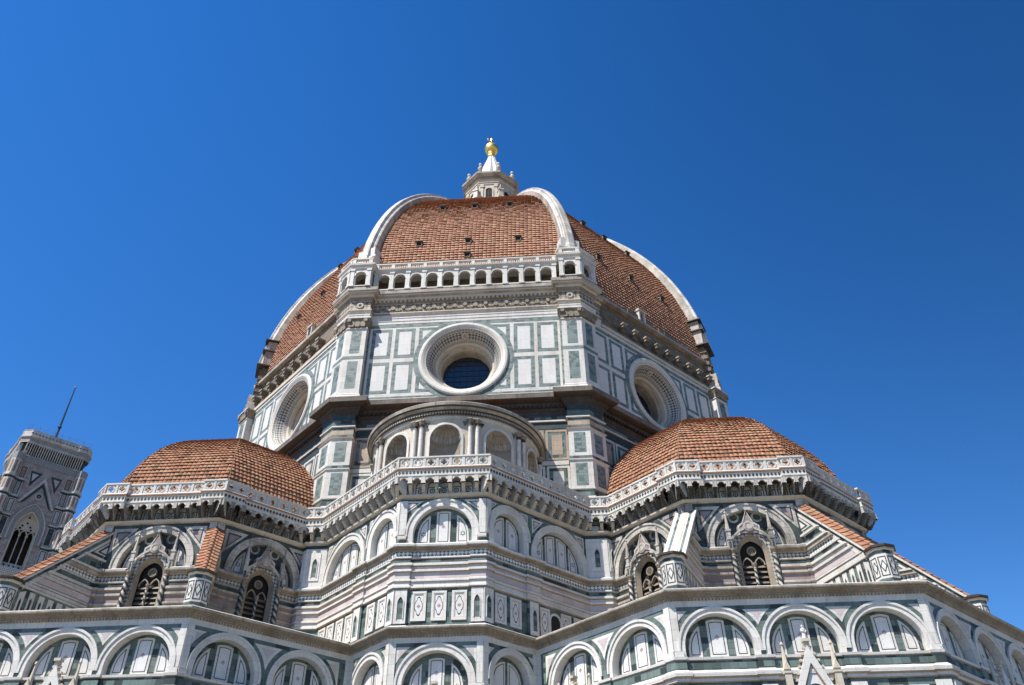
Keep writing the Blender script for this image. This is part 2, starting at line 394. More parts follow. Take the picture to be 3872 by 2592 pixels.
seg = tile_segment('tiled_segment', 0, rows, .44, dome, 'tile', hip=.25, lift=.10); seg.matrix_basis = rotz(45)
for i in range(2, 8): dup(seg, dome, rotz(45*i))
# ribs: stepped white marble arcs, built on the -112.5 degree corner
def rib_mesh():
    mb = MB(); N = 46
    p0 = math.asin((60.5-ZC)/RR); p1 = math.asin((91.2-ZC)/RR)
    prev = None; ca, sa = math.cos(R_(-112.5)), math.sin(R_(-112.5))
    def W(r, lat, z): return (r*ca - lat*sa, r*sa + lat*ca, z)
    for i in range(N+1):
        p = p0+(p1-p0)*i/N; t = i/N
        h = .78-.25*t; h2 = .46-.16*t
        sec = [(-h, 1.25), (-h, .55), (-h+.12, .42), (-h2-.08, .42), (-h2, .3), (-h2, .08), (-h2+.15, 0), (h2-.15, 0), (h2, .08), (h2, .3), (h2+.08, .42), (h-.12, .42), (h, .55), (h, 1.25)]
        cur = [W(RC+(RR-d)*math.cos(p), lat, ZC+(RR-d)*math.sin(p)) for lat, d in sec]
        if prev:
            for k in range(len(sec)-1):
                mb.poly([prev[k], prev[k+1], cur[k+1], cur[k]], 'aged' if k in (0, 12) else 'rib_stone', [(k*.4, RR*p), (k*.4+.4, RR*p), (k*.4+.4, RR*p+.5), (k*.4, RR*p+.5)])
        else:
            mb.poly(cur[::-1], 'white')
        prev = cur
    return mb
ribo = rib_mesh().obj('rib', dome)
for i in range(1, 8): dup(ribo, dome, rotz(45*i))
# small dark vent openings of the dome, stone framed
def vent_mesh():
    mb = MB(); F = Fa(-90, 0)
    F.box(mb, -.26, .26, -.1, .45, -.5, .08, 'void', 'rough_stone')
    F.frame(mb, -.34, .34, -.16, .53, .08, -.5, .2, 'rough_stone')
    F.box(mb, -.40, .40, .53, .60, -.5, .34, 'grime_shade', 'grime_shade')
    return mb
vo = vent_mesh().obj('dome_vent', dome); first = True
def tile_ap(z): return (RC+math.sqrt((RR-D_TILE)**2-(z-ZC)**2))*COS
for seg_rot in (0, 45, -45):
    for (x, z) in ((-5.45, 65.1), (-.1, 65.2), (5.3, 65.15), (-3.7, 74.3), (.1, 74.4), (4.25, 74.3), (-.1, 62.6)):
        if seg_rot and z < 63: continue
        M = rotz(seg_rot) @ Matrix.Translation((x, -tile_ap(z), z))
        if first: vo.matrix_basis = M; first = False
        else: dup(vo, dome, M)

# ---------------------------------------------------------------- lantern
MB.remap = {'white': 'lantern_stone'}
lan = MB()
sweep(lan, octo(4.9), [(0, 89.5, 'white'), (0, 91.6, 'white'), (-.3, 91.7, 'white'), (-1.4, 91.8, 'white')], True)
sweep(lan, octo(3.65), [(0, 91.5, 'white'), (0, 99.75, 'white'), (.1, 99.8, 'white'), (.1, 100.1, 'white'), (.2, 100.15, 'white'), (.2, 100.45, 'white'), (.35, 100.6, 'white'), (.1, 100.7, 'white'), (.1, 101.0, 'aged'), (.3, 101.1, 'carved'), (.35, 101.4, 'aged'), (.62, 101.65, 'aged'), (.78, 101.75, 'aged'), (.82, 102.05, 'aged'), (.2, 102.3, 'aged'), (-1.5, 102.5, 'aged')], True)
for k in range(8):
    F = Fa(-90+45*k, 3.65)
    for s_ in (-1, 1):
        F.box(lan, s_*1.08-.22, s_*1.08+.22, 91.5, 99.3, 0, .18, 'white'); F.box(lan, s_*1.08-.28, s_*1.08+.28, 99.0, 99.72, 0, .26, 'white')
    F.ring(lan, 0, 98.4, .5, .72, 0, .12, 'white', base=92)
lantern = lan.obj('lantern', duomo)
wi = MB(); F = Fa(-90, 3.65)
wi_line = F.arc(0, 98.4, .5, 10)
F.prism(wi, [(-.5, 92)]+[(.5, 92)]+[p for p in wi_line[::-1]], 0, .02, 'void')
for z in range(14): F.box(wi, -.5, .5, 92.2+z*.42, 92.27+z*.42, .0, .06, 'iron')
F.box(wi, -.03, .03, 92, 98.8, 0, .08, 'iron')
wo = wi.obj('lantern_window', lantern)
for k in range(1, 8): dup(wo, lantern, rotz(45*k))
bt = MB(); F = Fa(-22.5+90, 0)                      # side of the corner buttress, radial along u
Fb = Fa(-112.5, 0)
def radial_block(mb, r0, r1, z0, z1, half, mat, ang=-112.5):
    F = Fa(ang, 0); F.box(mb, -half, half, z0, z1, r0, r1, mat)
radial_block(bt, 3.5, 5.1, 91.6, 95.6, .3, 'white'); radial_block(bt, 3.5, 4.7, 95.6, 96.9, .3, 'white')
radial_block(bt, 4.2, 5.3, 95.6, 95.9, .42, 'white'); radial_block(bt, 4.35, 5.15, 95.9, 97.2, .34, 'white'); radial_block(bt, 4.25, 5.25, 97.2, 97.5, .42, 'white')
radial_block(bt, 3.5, 4.2, 96.9, 98.2, .25, 'white')
bo = bt.obj('lantern_buttress', lantern)
for k in range(1, 8): dup(bo, lantern, rotz(45*k))
cn = MB()
for i in range(24):                                  # fluted cone
    a0, a1 = 2*math.pi*i/24, 2*math.pi*(i+1)/24
    k0, k1 = (1.0, .86) if i % 2 == 0 else (.86, 1.0)
    pr_ = [(2.9, 102.4), (2.45, 104.0), (1.7, 106.9), (1.05, 109.0), (.5, 110.9)]
    for j in range(len(pr_)-1):
        (r0, z0), (r1, z1) = pr_[j], pr_[j+1]
        cn.poly([(r0*k0*math.cos(a0), r0*k0*math.sin(a0), z0), (r0*k1*math.cos(a1), r0*k1*math.sin(a1), z0), (r1*k1*math.cos(a1), r1*k1*math.sin(a1), z1), (r1*k0*math.cos(a0), r1*k0*math.sin(a0), z1)], 'white_clean')
for k in range(8):                                   # shell niches round the foot of the cone
    F = Fa(-90+45*k, 3.0)
    F.ring(cn, 0, 102.55, .78, .98, -.6, .1, 'white_clean', 12, base=102.0)
    F.prism(cn, [(-.78, 102.1), (.78, 102.1)]+F.arc(0, 102.55, .78, 12)[::-1], -.55, -.5, 'aged')
cone = cn.obj('lantern_cone', lantern)
pn = MB(); r_ = 3.75; px, py = r_*math.cos(R_(-112.5)), r_*math.sin(R_(-112.5))
lathe(pn, [(.42, 102.1), (.42, 102.9), (.5, 103.0), (.3, 103.15), (.22, 103.4), (.36, 103.7), (.4, 104.0), (.2, 104.3), (.16, 104.5), (.27, 104.75), (.24, 105.0), (0, 105.3)], px, py, 'white', 10)
po = pn.obj('pinnacle', lantern, True)
for k in range(1, 8): dup(po, lantern, rotz(45*k))
MB.remap = {}
gb = MB(); pts = [(1.16*math.sin(math.pi*i/20), 112.95-1.16*math.cos(math.pi*i/20)) for i in range(21)]
pts[0] = (0, pts[0][1]); pts[-1] = (0, pts[-1][1])
lathe(gb, pts, 0, 0, 'gilt', 32)
lathe(gb, [(.45, 110.8), (.62, 110.95), (.62, 111.3), (.52, 111.45), (.68, 111.6), (.62, 111.95)], 0, 0, 'gilt', 20)
gb.obj('gilded_ball', lantern, True)
cx = MB()
tube(cx, [(0, 0, 114.0), (0, 0, 115.75)], [.13, .17], 'gilt', 8)
tube(cx, [(-.62, -.72, 114.95), (.62, .72, 114.95)], .14, 'gilt', 8); tube(cx, [(0, 0, 115.7), (0, 0, 116.5)], .02, 'iron', 5)
cx.obj('gilded_cross', lantern)

# ---------------------------------------------------------------- drum
DW, DP = 26.54, 27.28                               # wall and pilaster planes (apothem)
def drum_panels(mb, F, g, base_w):
    for s_ in (-1, 1):
        for (z0, z1) in ((44.80, 48.38), (48.87, 52.42)):        # panel cut by the round window
            for d, mm, ww in ((0, g, .012), (.36, 'white_clean', .017)):
                a, b, N_ = 2.45+d, 4.40-d, 8
                for i in range(N_):
                    ua, ub = a+(b-a)*i/N_, a+(b-a)*(i+1)/N_
                    ha, hb = (math.sqrt(max(0, 4.6**2-q*q)) for q in (ua, ub))
                    if z0 > 48: q4 = [(ua, min(z1-d, max(z0+d, 48.46+ha))), (ub, min(z1-d, max(z0+d, 48.46+hb))), (ub, z1-d), (ua, z1-d)]
                    else: q4 = [(ua, z0+d), (ub, z0+d), (ub, max(z0+d, min(z1-d, 48.46-hb))), (ua, max(z0+d, min(z1-d, 48.46-ha)))]
                    P = [(s_*u, z, ww) for u, z in q4]
                    F.quad(mb, P if s_ > 0 else P[::-1], mm)
        for (a, b) in ((4.77, 6.70), (7.03, 8.98)):
            u0, u1 = (a, b) if s_ > 0 else (-b, -a)
            for (z0, z1) in ((44.80, 48.38), (48.87, 52.42)):
                F.frame(mb, u0, u1, z0, z1, .36, -.02, .012, g)
                F.box(mb, u0+.36, u1-.36, z0+.36, z1-.36, -.02, .006, 'white_clean')
    F.box(mb, -9.4, 9.4, 44.26, 44.44, -.02, .012, g)
    F.box(mb, -9.4, 9.4, 52.62, 53.0, -.02, .012, g)
    F.box(mb, -9.42, -9.22, 44.5, 52.6, -.02, .012, g); F.box(mb, 9.22, 9.42, 44.5, 52.6, -.02, .012, g)
    # green stone collar round the window
    F.disk_ring(mb, 0, 48.46, 4.0, 4.78, -.02, .022, g, 48)
def dome_wall_face(mb, na):
    F = Fa(na, DW); g = 'green_pale'
    # white wall with a round hole
    N = 64; hr = 3.6
    z0, z1, hw = 43.2, 53.0, 10.99
    top = F.arc(0, 48.46, hr, N//2, 180, 0); bot = F.arc(0, 48.46, hr, N//2, 180, 360)
    F.spandrel(mb, top, -hw, hw, 48.46, z1, 0, 'white')
    for i in range(len(bot)-1):
        a, b = bot[i], bot[i+1]
        F.quad(mb, [(a[0], z0, 0), (b[0], z0, 0), (b[0], b[1], 0), (a[0], a[1], 0)], 'white')
    F.quad(mb, [(-hw, z0, 0), (-hr, z0, 0), (-hr, 48.46, 0), (-hw, 48.46, 0)], 'white')
    F.quad(mb, [(hr, z0, 0), (hw, z0, 0), (hw, 48.46, 0), (hr, 48.46, 0)], 'white')
    drum_panels(mb, F, g, 0)
    # lower drum: panels under the cornice
    F.quad(mb, [(-hw, 18, .0), (hw, 18, .0), (hw, 43.2, .0), (-hw, 43.2, .0)], 'green')
    for (z0, z1, mm) in ((41.5, 42.4, 'grime_shade'), (40.2, 40.9, 'green_dark'), (33.6, 34.0, 'white'), (36.6, 37.0, 'white'), (32.4, 33.2, 'white'), (30.5, 31.4, 'white')):  # topmost dark bands have the cornice's shade painted in
        F.box(mb, -9.45, 9.45, z0, z1, -.02, .03, mm)
    F.box(mb, -9.45, 9.45, 40.9, 41.05, -.02, .16, 'white')
    k = 0
    for c_ in (-8.4, -6.3, -4.2, -2.1, 0, 2.1, 4.2, 6.3, 8.4):
        for (z0, z1) in ((34.1, 36.5), (37.1, 40.1)):
            k += 1
            mm = ('brown_panel' if z0 > 36 else 'white') if na == -90 else ('white', 'white', 'brown_panel')[k % 3]
            F.frame(mb, c_-.98, c_+.98, z0, z1, .2, -.02, .02, 'brown_panel' if z0 > 36 and na == -90 else 'white')
            F.box(mb, c_-.45, c_+.45, z0+.5, z1-.5, -.02, .015, mm)
dw = MB()
for na in (-180, -135, -90, -45, 0): dome_wall_face(dw, na)
drum = dw.obj('drum_wall', duomo)
# round window: moulded rim, splay, glass with leading
def oculus():
    mb = MB(); F = Fa(-90, DW); N = 56
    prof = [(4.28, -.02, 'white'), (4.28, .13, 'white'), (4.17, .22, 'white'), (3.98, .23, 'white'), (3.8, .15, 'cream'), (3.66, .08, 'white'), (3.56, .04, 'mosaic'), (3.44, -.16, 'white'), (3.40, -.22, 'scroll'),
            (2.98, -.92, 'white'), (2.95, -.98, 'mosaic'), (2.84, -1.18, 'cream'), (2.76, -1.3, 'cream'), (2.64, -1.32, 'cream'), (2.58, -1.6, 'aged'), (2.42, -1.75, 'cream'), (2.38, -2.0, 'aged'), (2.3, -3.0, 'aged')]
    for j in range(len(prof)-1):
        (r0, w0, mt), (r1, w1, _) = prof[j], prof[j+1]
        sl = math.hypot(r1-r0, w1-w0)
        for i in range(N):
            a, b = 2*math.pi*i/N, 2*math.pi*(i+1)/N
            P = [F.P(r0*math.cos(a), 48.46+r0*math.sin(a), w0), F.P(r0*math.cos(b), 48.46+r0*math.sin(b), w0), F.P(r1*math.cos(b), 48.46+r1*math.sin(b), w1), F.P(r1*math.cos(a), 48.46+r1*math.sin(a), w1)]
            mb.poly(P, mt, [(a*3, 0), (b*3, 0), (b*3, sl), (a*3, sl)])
    # roundel at the crown of the splay, set flush on the slope
    for (rr, wv, mt) in ((.30, .05, 'white'), (.2, .09, 'red')):
        pts = []
        for i in range(14):
            t = 2*math.pi*i/14; rad = 3.19+math.sin(t)*rr*.51; w = -.57+math.sin(t)*rr*.86
            pts.append(F.P(rr*math.cos(t), 48.46+rad-wv*.85, w+wv*.5))
        mb.poly(pts, mt)
    g_ = [F.P(2.35*math.cos(2*math.pi*i/40), 48.46+2.35*math.sin(2*math.pi*i/40), -2.9) for i in range(40)]
    mb.poly(g_, 'glass')
    for q in range(-3, 4):
        x = q*.62; h = math.sqrt(max(0, 2.35**2-x*x))
        F.box(mb, x-.03, x+.03, 48.46-h, 48.46+h, -2.9, -2.84, 'lead_bar'); F.box(mb, -h, h, 48.46+x-.03, 48.46+x+.03, -2.9, -2.85, 'lead_bar')
    return mb
oc = oculus().obj('round_window', drum)
for k in (-2, -1, 1, 2): dup(oc, drum, rotz(45*k))
# corner pilasters, one folded round every corner
def pilaster(green):
    mb = MB(); R = DP/COS; c = (R*math.cos(R_(-112.5)), R*math.sin(R_(-112.5)))
    hw = DP*TAN; wd = 1.9
    A, B = Fa(-135, DP), Fa(-90, DP)
    path = [A.xy(hw-wd, -1.2), A.xy(hw-wd), A.xy(hw), B.xy(-hw+wd), B.xy(-hw+wd, -1.2)]
    path[2] = c
    # lower pilaster
    sweep(mb, path, [(0, 18, 'green'), (0, 29.4, 'white'), (.0, 30.5, 'green'), (0, 31.3, 'white'), (0, 32.3, 'green'), (0, 32.75, 'white'), (.1, 33.1, 'white'), (0, 33.2, 'green'), (0, 33.8, 'white'), (.1, 33.85, 'white'), (.1, 33.95, 'white'), (0, 34.0, 'white'), (0, 36.55, 'white'),
        (.1, 36.6, 'white'), (.1, 36.68, 'white'), (0, 36.74, 'green'), (0, 37.02, 'white'), (0, 39.62, 'white'), (.12, 39.68, 'rust'), (.12, 39.76, 'rust'), (0, 39.8, 'green'), (0, 40.1, 'brown_panel'), (0, 40.5, 'green'), (0, 40.8, 'white'), (.12, 40.85, 'white'), (.12, 40.95, 'white'), (0, 41.0, 'green'), (0, 41.6, 'green_dark'), (.02, 42.4, 'grime_shade')])
    # upper pilaster
    sweep(mb, path, [(.22, 43.3, 'white'), (.22, 44.1, 'white'), (.1, 44.25, 'white'), (.12, 44.35, 'white'), (0, 44.5, 'white'), (0, 52.0, 'white'), (.08, 52.05, 'white'), (.08, 52.15, 'white'), (0.02, 52.2, 'carved'), (.06, 52.6, 'carved'), (.28, 53.15, 'carved'), (.34, 53.2, 'white'), (.34, 53.32, 'white'), (.0, 53.36, 'white')])
    for F, ua, ub, gm in ((A, hw-wd, hw, 'green_pale'), (B, -hw, -hw+wd, 'green_pale')):
        c_ = (ua+ub)/2
        for (z0, z1) in ((45.05, 48.15), (49.1, 51.85)):
            F.box(mb, c_-.48, c_+.48, z0, z1, -.02, .012, gm)
        F.box(mb, ua+.0, ub, 48.42, 48.78, -.02, .015, gm)
        for (z0, z1) in ((34.2, 36.3), (37.35, 39.3)):
            F.box(mb, c_-.5, c_+.5, z0, z1, -.02, .012, gm)
        # leafy capital lobes
        for q in range(3):
            F.prism(mb, [(c_-.75+q*.55, 52.25), (c_-.35+q*.55, 52.25), (c_-.25+q*.55, 52.75), (c_-.55+q*.55, 53.0), (c_-.85+q*.55, 52.75)], 0, .2, 'carved')
        for s_ in (-1, 1): F.disk(mb, c_+s_*.8, 52.95, .2, 0, .36, 'carved', 10)
    return mb
pil = pilaster('').obj('corner_pilaster', drum)
for k in (-1, 1, 2): dup(pil, drum, rotz(45*k))
# lower cornice: breaks forward over the pilasters
def jog_path(ap_mid, ap_pil, wd, faces, start_extra=True):
    P = []
    for na in faces:
        A = Fa(na, ap_mid); B = Fa(na, ap_pil); hwp = ap_pil*TAN
        P += [B.xy(-hwp+wd), A.xy(-hwp+wd), A.xy(hwp-wd), B.xy(hwp-wd)]
        c = ap_pil/COS; P.append((c*math.cos(R_(na+22.5)), c*math.sin(R_(na+22.5))))
    return P[:-1]
lc = MB()
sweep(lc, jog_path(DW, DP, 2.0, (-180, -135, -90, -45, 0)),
      [(0, 42.1, 'grime_shade'), (.12, 42.2, 'grime_shade'), (.15, 42.45, 'grime_shade'), (.3, 42.55, 'grime_shade'), (.35, 42.75, 'grime_shade'), (.8, 42.85, 'grime_shade'), (1.0, 42.98, 'dirty'), (1.05, 43.42, 'dirty'), (1.0, 43.48, 'dirty'), (-.2, 44.22, 'dirty')])  # near-black rows put the soffit's shade into the colour
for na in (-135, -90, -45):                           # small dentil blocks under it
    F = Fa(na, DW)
    for i in range(46): F.box(lc, -9.1+i*.4, -8.9+i*.4, 42.3, 42.5, .1, .42, 'grime_shade')
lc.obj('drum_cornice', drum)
# entablature: finished on one side with a short return on both neighbours
en = MB(); B = Fa(-90, DW); Bp = Fa(-90, DP); hp = DP*TAN
Lf, Rf = Fa(-135, DP), Fa(-45, DP); Lw, Rw = Fa(-135, DW), Fa(-45, DW)
c1 = (-DP/COS*math.sin(R_(22.5)), -DP); c2 = (DP/COS*math.sin(R_(22.5)), -DP)
path = [Lw.xy(hp-3.6), Lw.xy(hp-1.95), Lf.xy(hp-1.95), c1, Bp.xy(-hp+1.95), B.xy(-hp+1.95), B.xy(hp-1.95), Bp.xy(hp-1.95), c2, Rf.xy(-hp+1.95), Rw.xy(-hp+1.95), Rw.xy(-hp+3.6)]
sweep(en, path, [(0, 53.0, 'white'), (.04, 53.05, 'white'), (.04, 53.35, 'white'), (.08, 53.38, 'white'), (.08, 53.7, 'white'), (.12, 53.74, 'white'), (.12, 54.0, 'white'), (.2, 54.05, 'carved'), (.24, 54.3, 'white'), (.24, 54.38, 'white'), (.06, 54.42, 'garland'), (.06, 55.5, 'aged'),
    (.12, 55.55, 'carved'), (.14, 55.75, 'carved'), (.3, 55.95, 'cream'), (.34, 56.2, 'aged'), (.6, 56.3, 'cream'), (.66, 56.42, 'carved'), (.66, 56.5, 'white'), (.72, 56.55, 'aged'), (.74, 56.88, 'white'), (.6, 56.95, 'white'), (-1.2, 57.0, 'white')])
for i in range(44): B.box(en, -9.05+i*.42, -8.85+i*.42, 55.74, 55.94, .1, .3, 'cream')
for i in range(-4, 5):                                # frieze reliefs: winged heads and swags
    u = i*2.05
    B.disk(en, u, 55.1, .2, .05, .24, 'carved', 10); B.disk(en, u+1.02, 55.0, .24, .05, .2, 'carved', 8)
    for s_ in (-1, 1):
        for q in range(5): B.disk(en, u+s_*(.28+q*.13), 54.95-.25*math.sin((q+1)*.55), .1, .05, .18, 'carved', 6)
for F, s_ in ((Bp, -1), (Bp, 1)):
    F.disk_ring(en, s_*(hp-.95), 55.0, .16, .34, 0, .16, 'aged', 14)
en.obj('entablature', drum)
# unfinished masonry on the other sides
um_o = None
for na, ua, ub in ((-135, -11.2, hp-3.6), (-45, -hp+3.6, 11.2), (-180, -11.2, 11.2), (0, -11.2, 11.2)):
    um = MB(); F = Fa(na, 26.2)
    F.box(um, ua, ub, 53.75, 57.4, -1.2, 0, 'rough_stone')
    F2 = Fa(na, DW)
    F2.box(um, ua, ub, 53.0, 53.35, -.9, .06, 'white'); F2.box(um, ua, ub, 53.35, 53.75, -.9, .16, 'cream', 'aged')
    F2.box(um, ua, ub, 53.75, 54.25, -.9, -.05, 'rough_stone')
    F.box(um, ua-.0, ub, 57.4, 57.75, -1.2, .48, 'aged')
    x = ua                                           # ragged parapet remains
    while x < ub:
        w_ = random.uniform(.7, 1.6); F.box(um, x, min(x+w_, ub), 57.75, 57.75+random.choice((.5, .8, .95, 1.0)), -.6, .1+random.uniform(-.06, .06), 'rough_stone'); x += w_
    for i in range(60):                              # loose courses of rubble standing proud
        u = random.uniform(ua, ub-.9); z = random.uniform(54.3, 57.0); F.box(um, u, u+random.uniform(.4, .9), z, z+random.uniform(.14, .28), -.1, random.uniform(.02, .1), 'rough_stone')
    o = um.obj('unfinished_masonry', duomo)
    if um_o is None: um_o = o
cs = MB(); F = Fa(-135, 26.2)
F.box(cs, -.26, .26, 54.75, 55.15, -.1, .8, 'rough_stone'); F.box(cs, -.2, .2, 54.4, 54.75, -.1, .5, 'rough_stone'); F.box(cs, -.34, .34, 55.15, 55.3, -.1, .9, 'aged')
cso = None
for na in (-135, -45):
    for u in ([-9.6+i*1.75 for i in range(9)] if na == -135 else [9.6-i*1.75 for i in range(9)]):
        base = Fa(-135, 0).t
        M = Matrix.Rotation(R_(na+135), 4, 'Z') @ Matrix.Translation((base[0]*u, base[1]*u, 0))
        if cso is None: cso = cs.obj('stone_bracket', um_o); cso.matrix_basis = M
        else: dup(cso, um_o, M)
dm = MB(); F = Fa(-135, 26.3)
F.box(dm, -.5, -.3, 57.75, 59.3, -.5, .2, 'white'); F.box(dm, .3, .5, 57.75, 59.3, -.5, .2, 'white'); F.box(dm, -.6, .6, 59.3, 59.55, -.6, .3, 'cream'); F.box(dm, -.3, .3, 57.75, 59.3, -.5, -.1, 'void')
dmo = dm.obj('walkway_doorway', um_o)
for i, (na, u) in enumerate(((-135, .9), (-45, -.6))):
    base = Fa(-135, 0).t; M = Matrix.Rotation(R_(na+135), 4, 'Z') @ Matrix.Translation((base[0]*u, base[1]*u, 0))
    if i == 0: dmo.matrix_basis = M
    else: dup(dmo, um_o, M)
# stepped corner piers of rough blocks on the unfinished corners
cp = MB(); ang = -157.5
def rblock(mb, r0, r1, z0, z1, h, mat, jit=0):
    F = Fa(-157.5, 0); F.box(mb, -h, h, z0, z1, r0, r1, mat)
z = 53.4
for i in range(5): rblock(cp, 26.0, 29.4-.06*i+random.uniform(-.06, .06), 53.36+i*.5, 53.84+i*.5, 1.1-.04*i, 'aged' if i % 2 else 'white_old')
for i in range(9): rblock(cp, 26.0, 28.65+(.2 if i % 2 else 0)-.03*i, 55.86+i*.45, 56.31+i*.45, 1.05 if i % 2 else .92, 'rough_stone')
rblock(cp, 25.5, 29.1, 59.9, 60.05, 1.5, 'grime_shade')
rblock(cp, 26.0, 28.5, 60.05, 62.2, 1.1, 'aged'); rblock(cp, 25.8, 28.8, 62.2, 62.35, 1.35, 'grime_shade'); rblock(cp, 26.0, 28.35, 62.35, 63.7, 1.1, 'aged'); rblock(cp, 25.8, 28.7, 63.7, 63.85, 1.45, 'grime_shade')
cpo = cp.obj('unfinished_corner_pier', drum); dup(cpo, drum, rotz(135))

# ---------------------------------------------------------------- loggia gallery of the finished side
lg = MB(); GA = Fa(-90, 27.2)
ZB = 57.0
GA.quad(lg, [(-9.6, ZB+.03, 0), (9.6, ZB+.03, 0), (9.6, ZB+.03, -2), (-9.6, ZB+.03, -2)], 'aged')          # floor
GA.box(lg, -9.4, 9.4, 59.55, 59.85, -2.0, 0, 'white')                                                   # ceiling slab
Fa(-90, 25.55).quad(lg, [(-9.6, 56.9, 0), (9.6, 56.9, 0), (9.6, 59.6, 0), (-9.6, 59.6, 0)], 'rough_stone')   # back wall
for i in range(11):
    c_ = (i-5)*1.648-.08
    line = [(c_-.55, ZB+.16)]+GA.arc(c_, 58.55, .55, 12)+[(c_+.55, ZB+.16)]
    GA.spandrel(lg, line, c_-.824, c_+.824, ZB+.05, 59.6, 0, 'white')
    for a, b_ in zip(line[:-1], line[1:]): GA.quad(lg, [(a[0], a[1], -.32), (a[0], a[1], 0), (b_[0], b_[1], 0), (b_[0], b_[1], -.32)], 'white')
    GA.ring(lg, c_, 58.55, .55, .66, 0, .05, 'white', 12)
    GA.box(lg, c_-.62, c_+.62, ZB+.02, ZB+.16, -.32, .06, 'white')
for i in range(12):
    c_ = (i-5.5)*1.648-.08
    GA.box(lg, c_-.18, c_+.18, ZB+.03, 59.35, 0, .09, 'white'); GA.box(lg, c_-.24, c_+.24, 59.2, 59.4, 0, .15, 'white'); GA.box(lg, c_-.27, c_+.27, ZB+.02, ZB+.22, 0, .15, 'white')
sweep(lg, [GA.xy(-9.3), GA.xy(9.3)], [(0, 59.4, 'white'), (.12, 59.45, 'white'), (.12, 59.6, 'white'), (.24, 59.7, 'cream'), (.26, 59.82, 'white'), (-.3, 59.86, 'white')])
sweep(lg, [GA.xy(-9.3), GA.xy(9.3)], [(-.22, 60.52, 'white'), (.02, 60.52, 'white'), (.06, 60.56, 'white'), (.06, 60.68, 'white'), (-.22, 60.7, 'white')])
for i in range(12):
    c_ = (i-5.5)*1.648-.08; GA.box(lg, c_-.17, c_+.17, 59.85, 60.54, -.24, .04, 'white')
loggia = lg.obj('loggia_gallery', duomo)
bm = MB(); lathe(bm, [(.07, 59.85), (.04, 59.95), (.085, 60.1), (.05, 60.3), (.035, 60.4), (.07, 60.53)], 0, 0, 'white', 6)
bal = None
for i in range(11):
    for j in range(6):
        u = (i-5.5)*1.648-.08+.17+(j+.5)*(1.648-.34)/6; x, y = GA.xy(u, -.1)
        M = Matrix.Translation((x, y, 0))
        if bal is None: bal = bm.obj('baluster', loggia, True); bal.matrix_basis = M
        else: dup(bal, loggia, M)
# corner pavilions of the loggia
def pavilion():
    mb = MB(); AP = 27.98; hw = AP*TAN
    A, B = Fa(-135, AP), Fa(-90, AP)
    for F, ua, ub in ((A, hw-2.1, hw), (B, -hw, -hw+2.1)):
        c_ = (ua+ub)/2
        line = [(c_-.55, 57.12)]+F.arc(c_, 58.45, .55, 12)+[(c_+.55, 57.12)]
        F.spandrel(mb, line, ua, ub, 57.0, 59.7, 0, 'white')
        for a, b_ in zip(line[:-1], line[1:]): F.quad(mb, [(a[0], a[1], -.4), (a[0], a[1], 0), (b_[0], b_[1], 0), (b_[0], b_[1], -.4)], 'white')
        F.ring(mb, c_, 58.45, .55, .68, 0, .06, 'white', 12)
        F.box(mb, c_-.6, c_+.6, 57.02, 57.12, -.4, .1, 'white')
        for s_ in (ua+.2, ub-.2):
            F.box(mb, s_-.18, s_+.18, 57.03, 59.3, 0, .1, 'white'); F.box(mb, s_-.24, s_+.24, 59.1, 59.32, 0, .16, 'white'); F.box(mb, s_-.25, s_+.25, 57.02, 57.25, 0, .16, 'white')
            F.box(mb, s_-.18, s_+.18, 60.05, 60.72, -.3, .05, 'white')
        for j in range(5):
            u = ua+.42+(j+.5)*(ub-ua-.84)/5; F.box(mb, u-.07, u+.07, 60.05, 60.75, -.18, -.04, 'white')
    c = (AP/COS*math.cos(R_(-112.5)), AP/COS*math.sin(R_(-112.5)))
    path = [A.xy(hw-2.1, -2.0), A.xy(hw-2.1), c, B.xy(-hw+2.1), B.xy(-hw+2.1, -2.0)]
    sweep(mb, path, [(.0, 59.4, 'white'), (.12, 59.45, 'white'), (.12, 59.65, 'white'), (.26, 59.8, 'cream'), (.28, 60.02, 'white'), (-.3, 60.06, 'white'), (-2, 60.08, 'white')])
    sweep(mb, path, [(-.26, 60.72, 'white'), (.04, 60.72, 'white'), (.08, 60.76, 'white'), (.08, 60.9, 'white'), (-.26, 60.92, 'white')])
    sweep(mb, [A.xy(hw-2.1, -2.0), A.xy(hw-2.1)], [(0, 57.0, 'white'), (0, 59.5, 'white')]); sweep(mb, [B.xy(-hw+2.1), B.xy(-hw+2.1, -2)], [(0, 57.0, 'white'), (0, 59.5, 'white')])
    # pedestal of the rib behind it
    F = Fa(-112.5, 0)
    F.box(mb, -1.25, 1.25, 60.1, 62.4, 24.5, 28.1, 'white'); F.box(mb, -1.35, 1.35, 62.4, 62.62, 24.5, 28.5, 'white'); F.box(mb, -1.05, 1.05, 62.62, 64.0, 24.5, 28.3, 'white')
    F.box(mb, -1.6, 1.6, 57.05, 59.75, 24.5, 27.5, 'rough_stone')
    return mb
pv = pavilion().obj('corner_pavilion', loggia); dup(pv, loggia, rotz(45))
fl = MB()

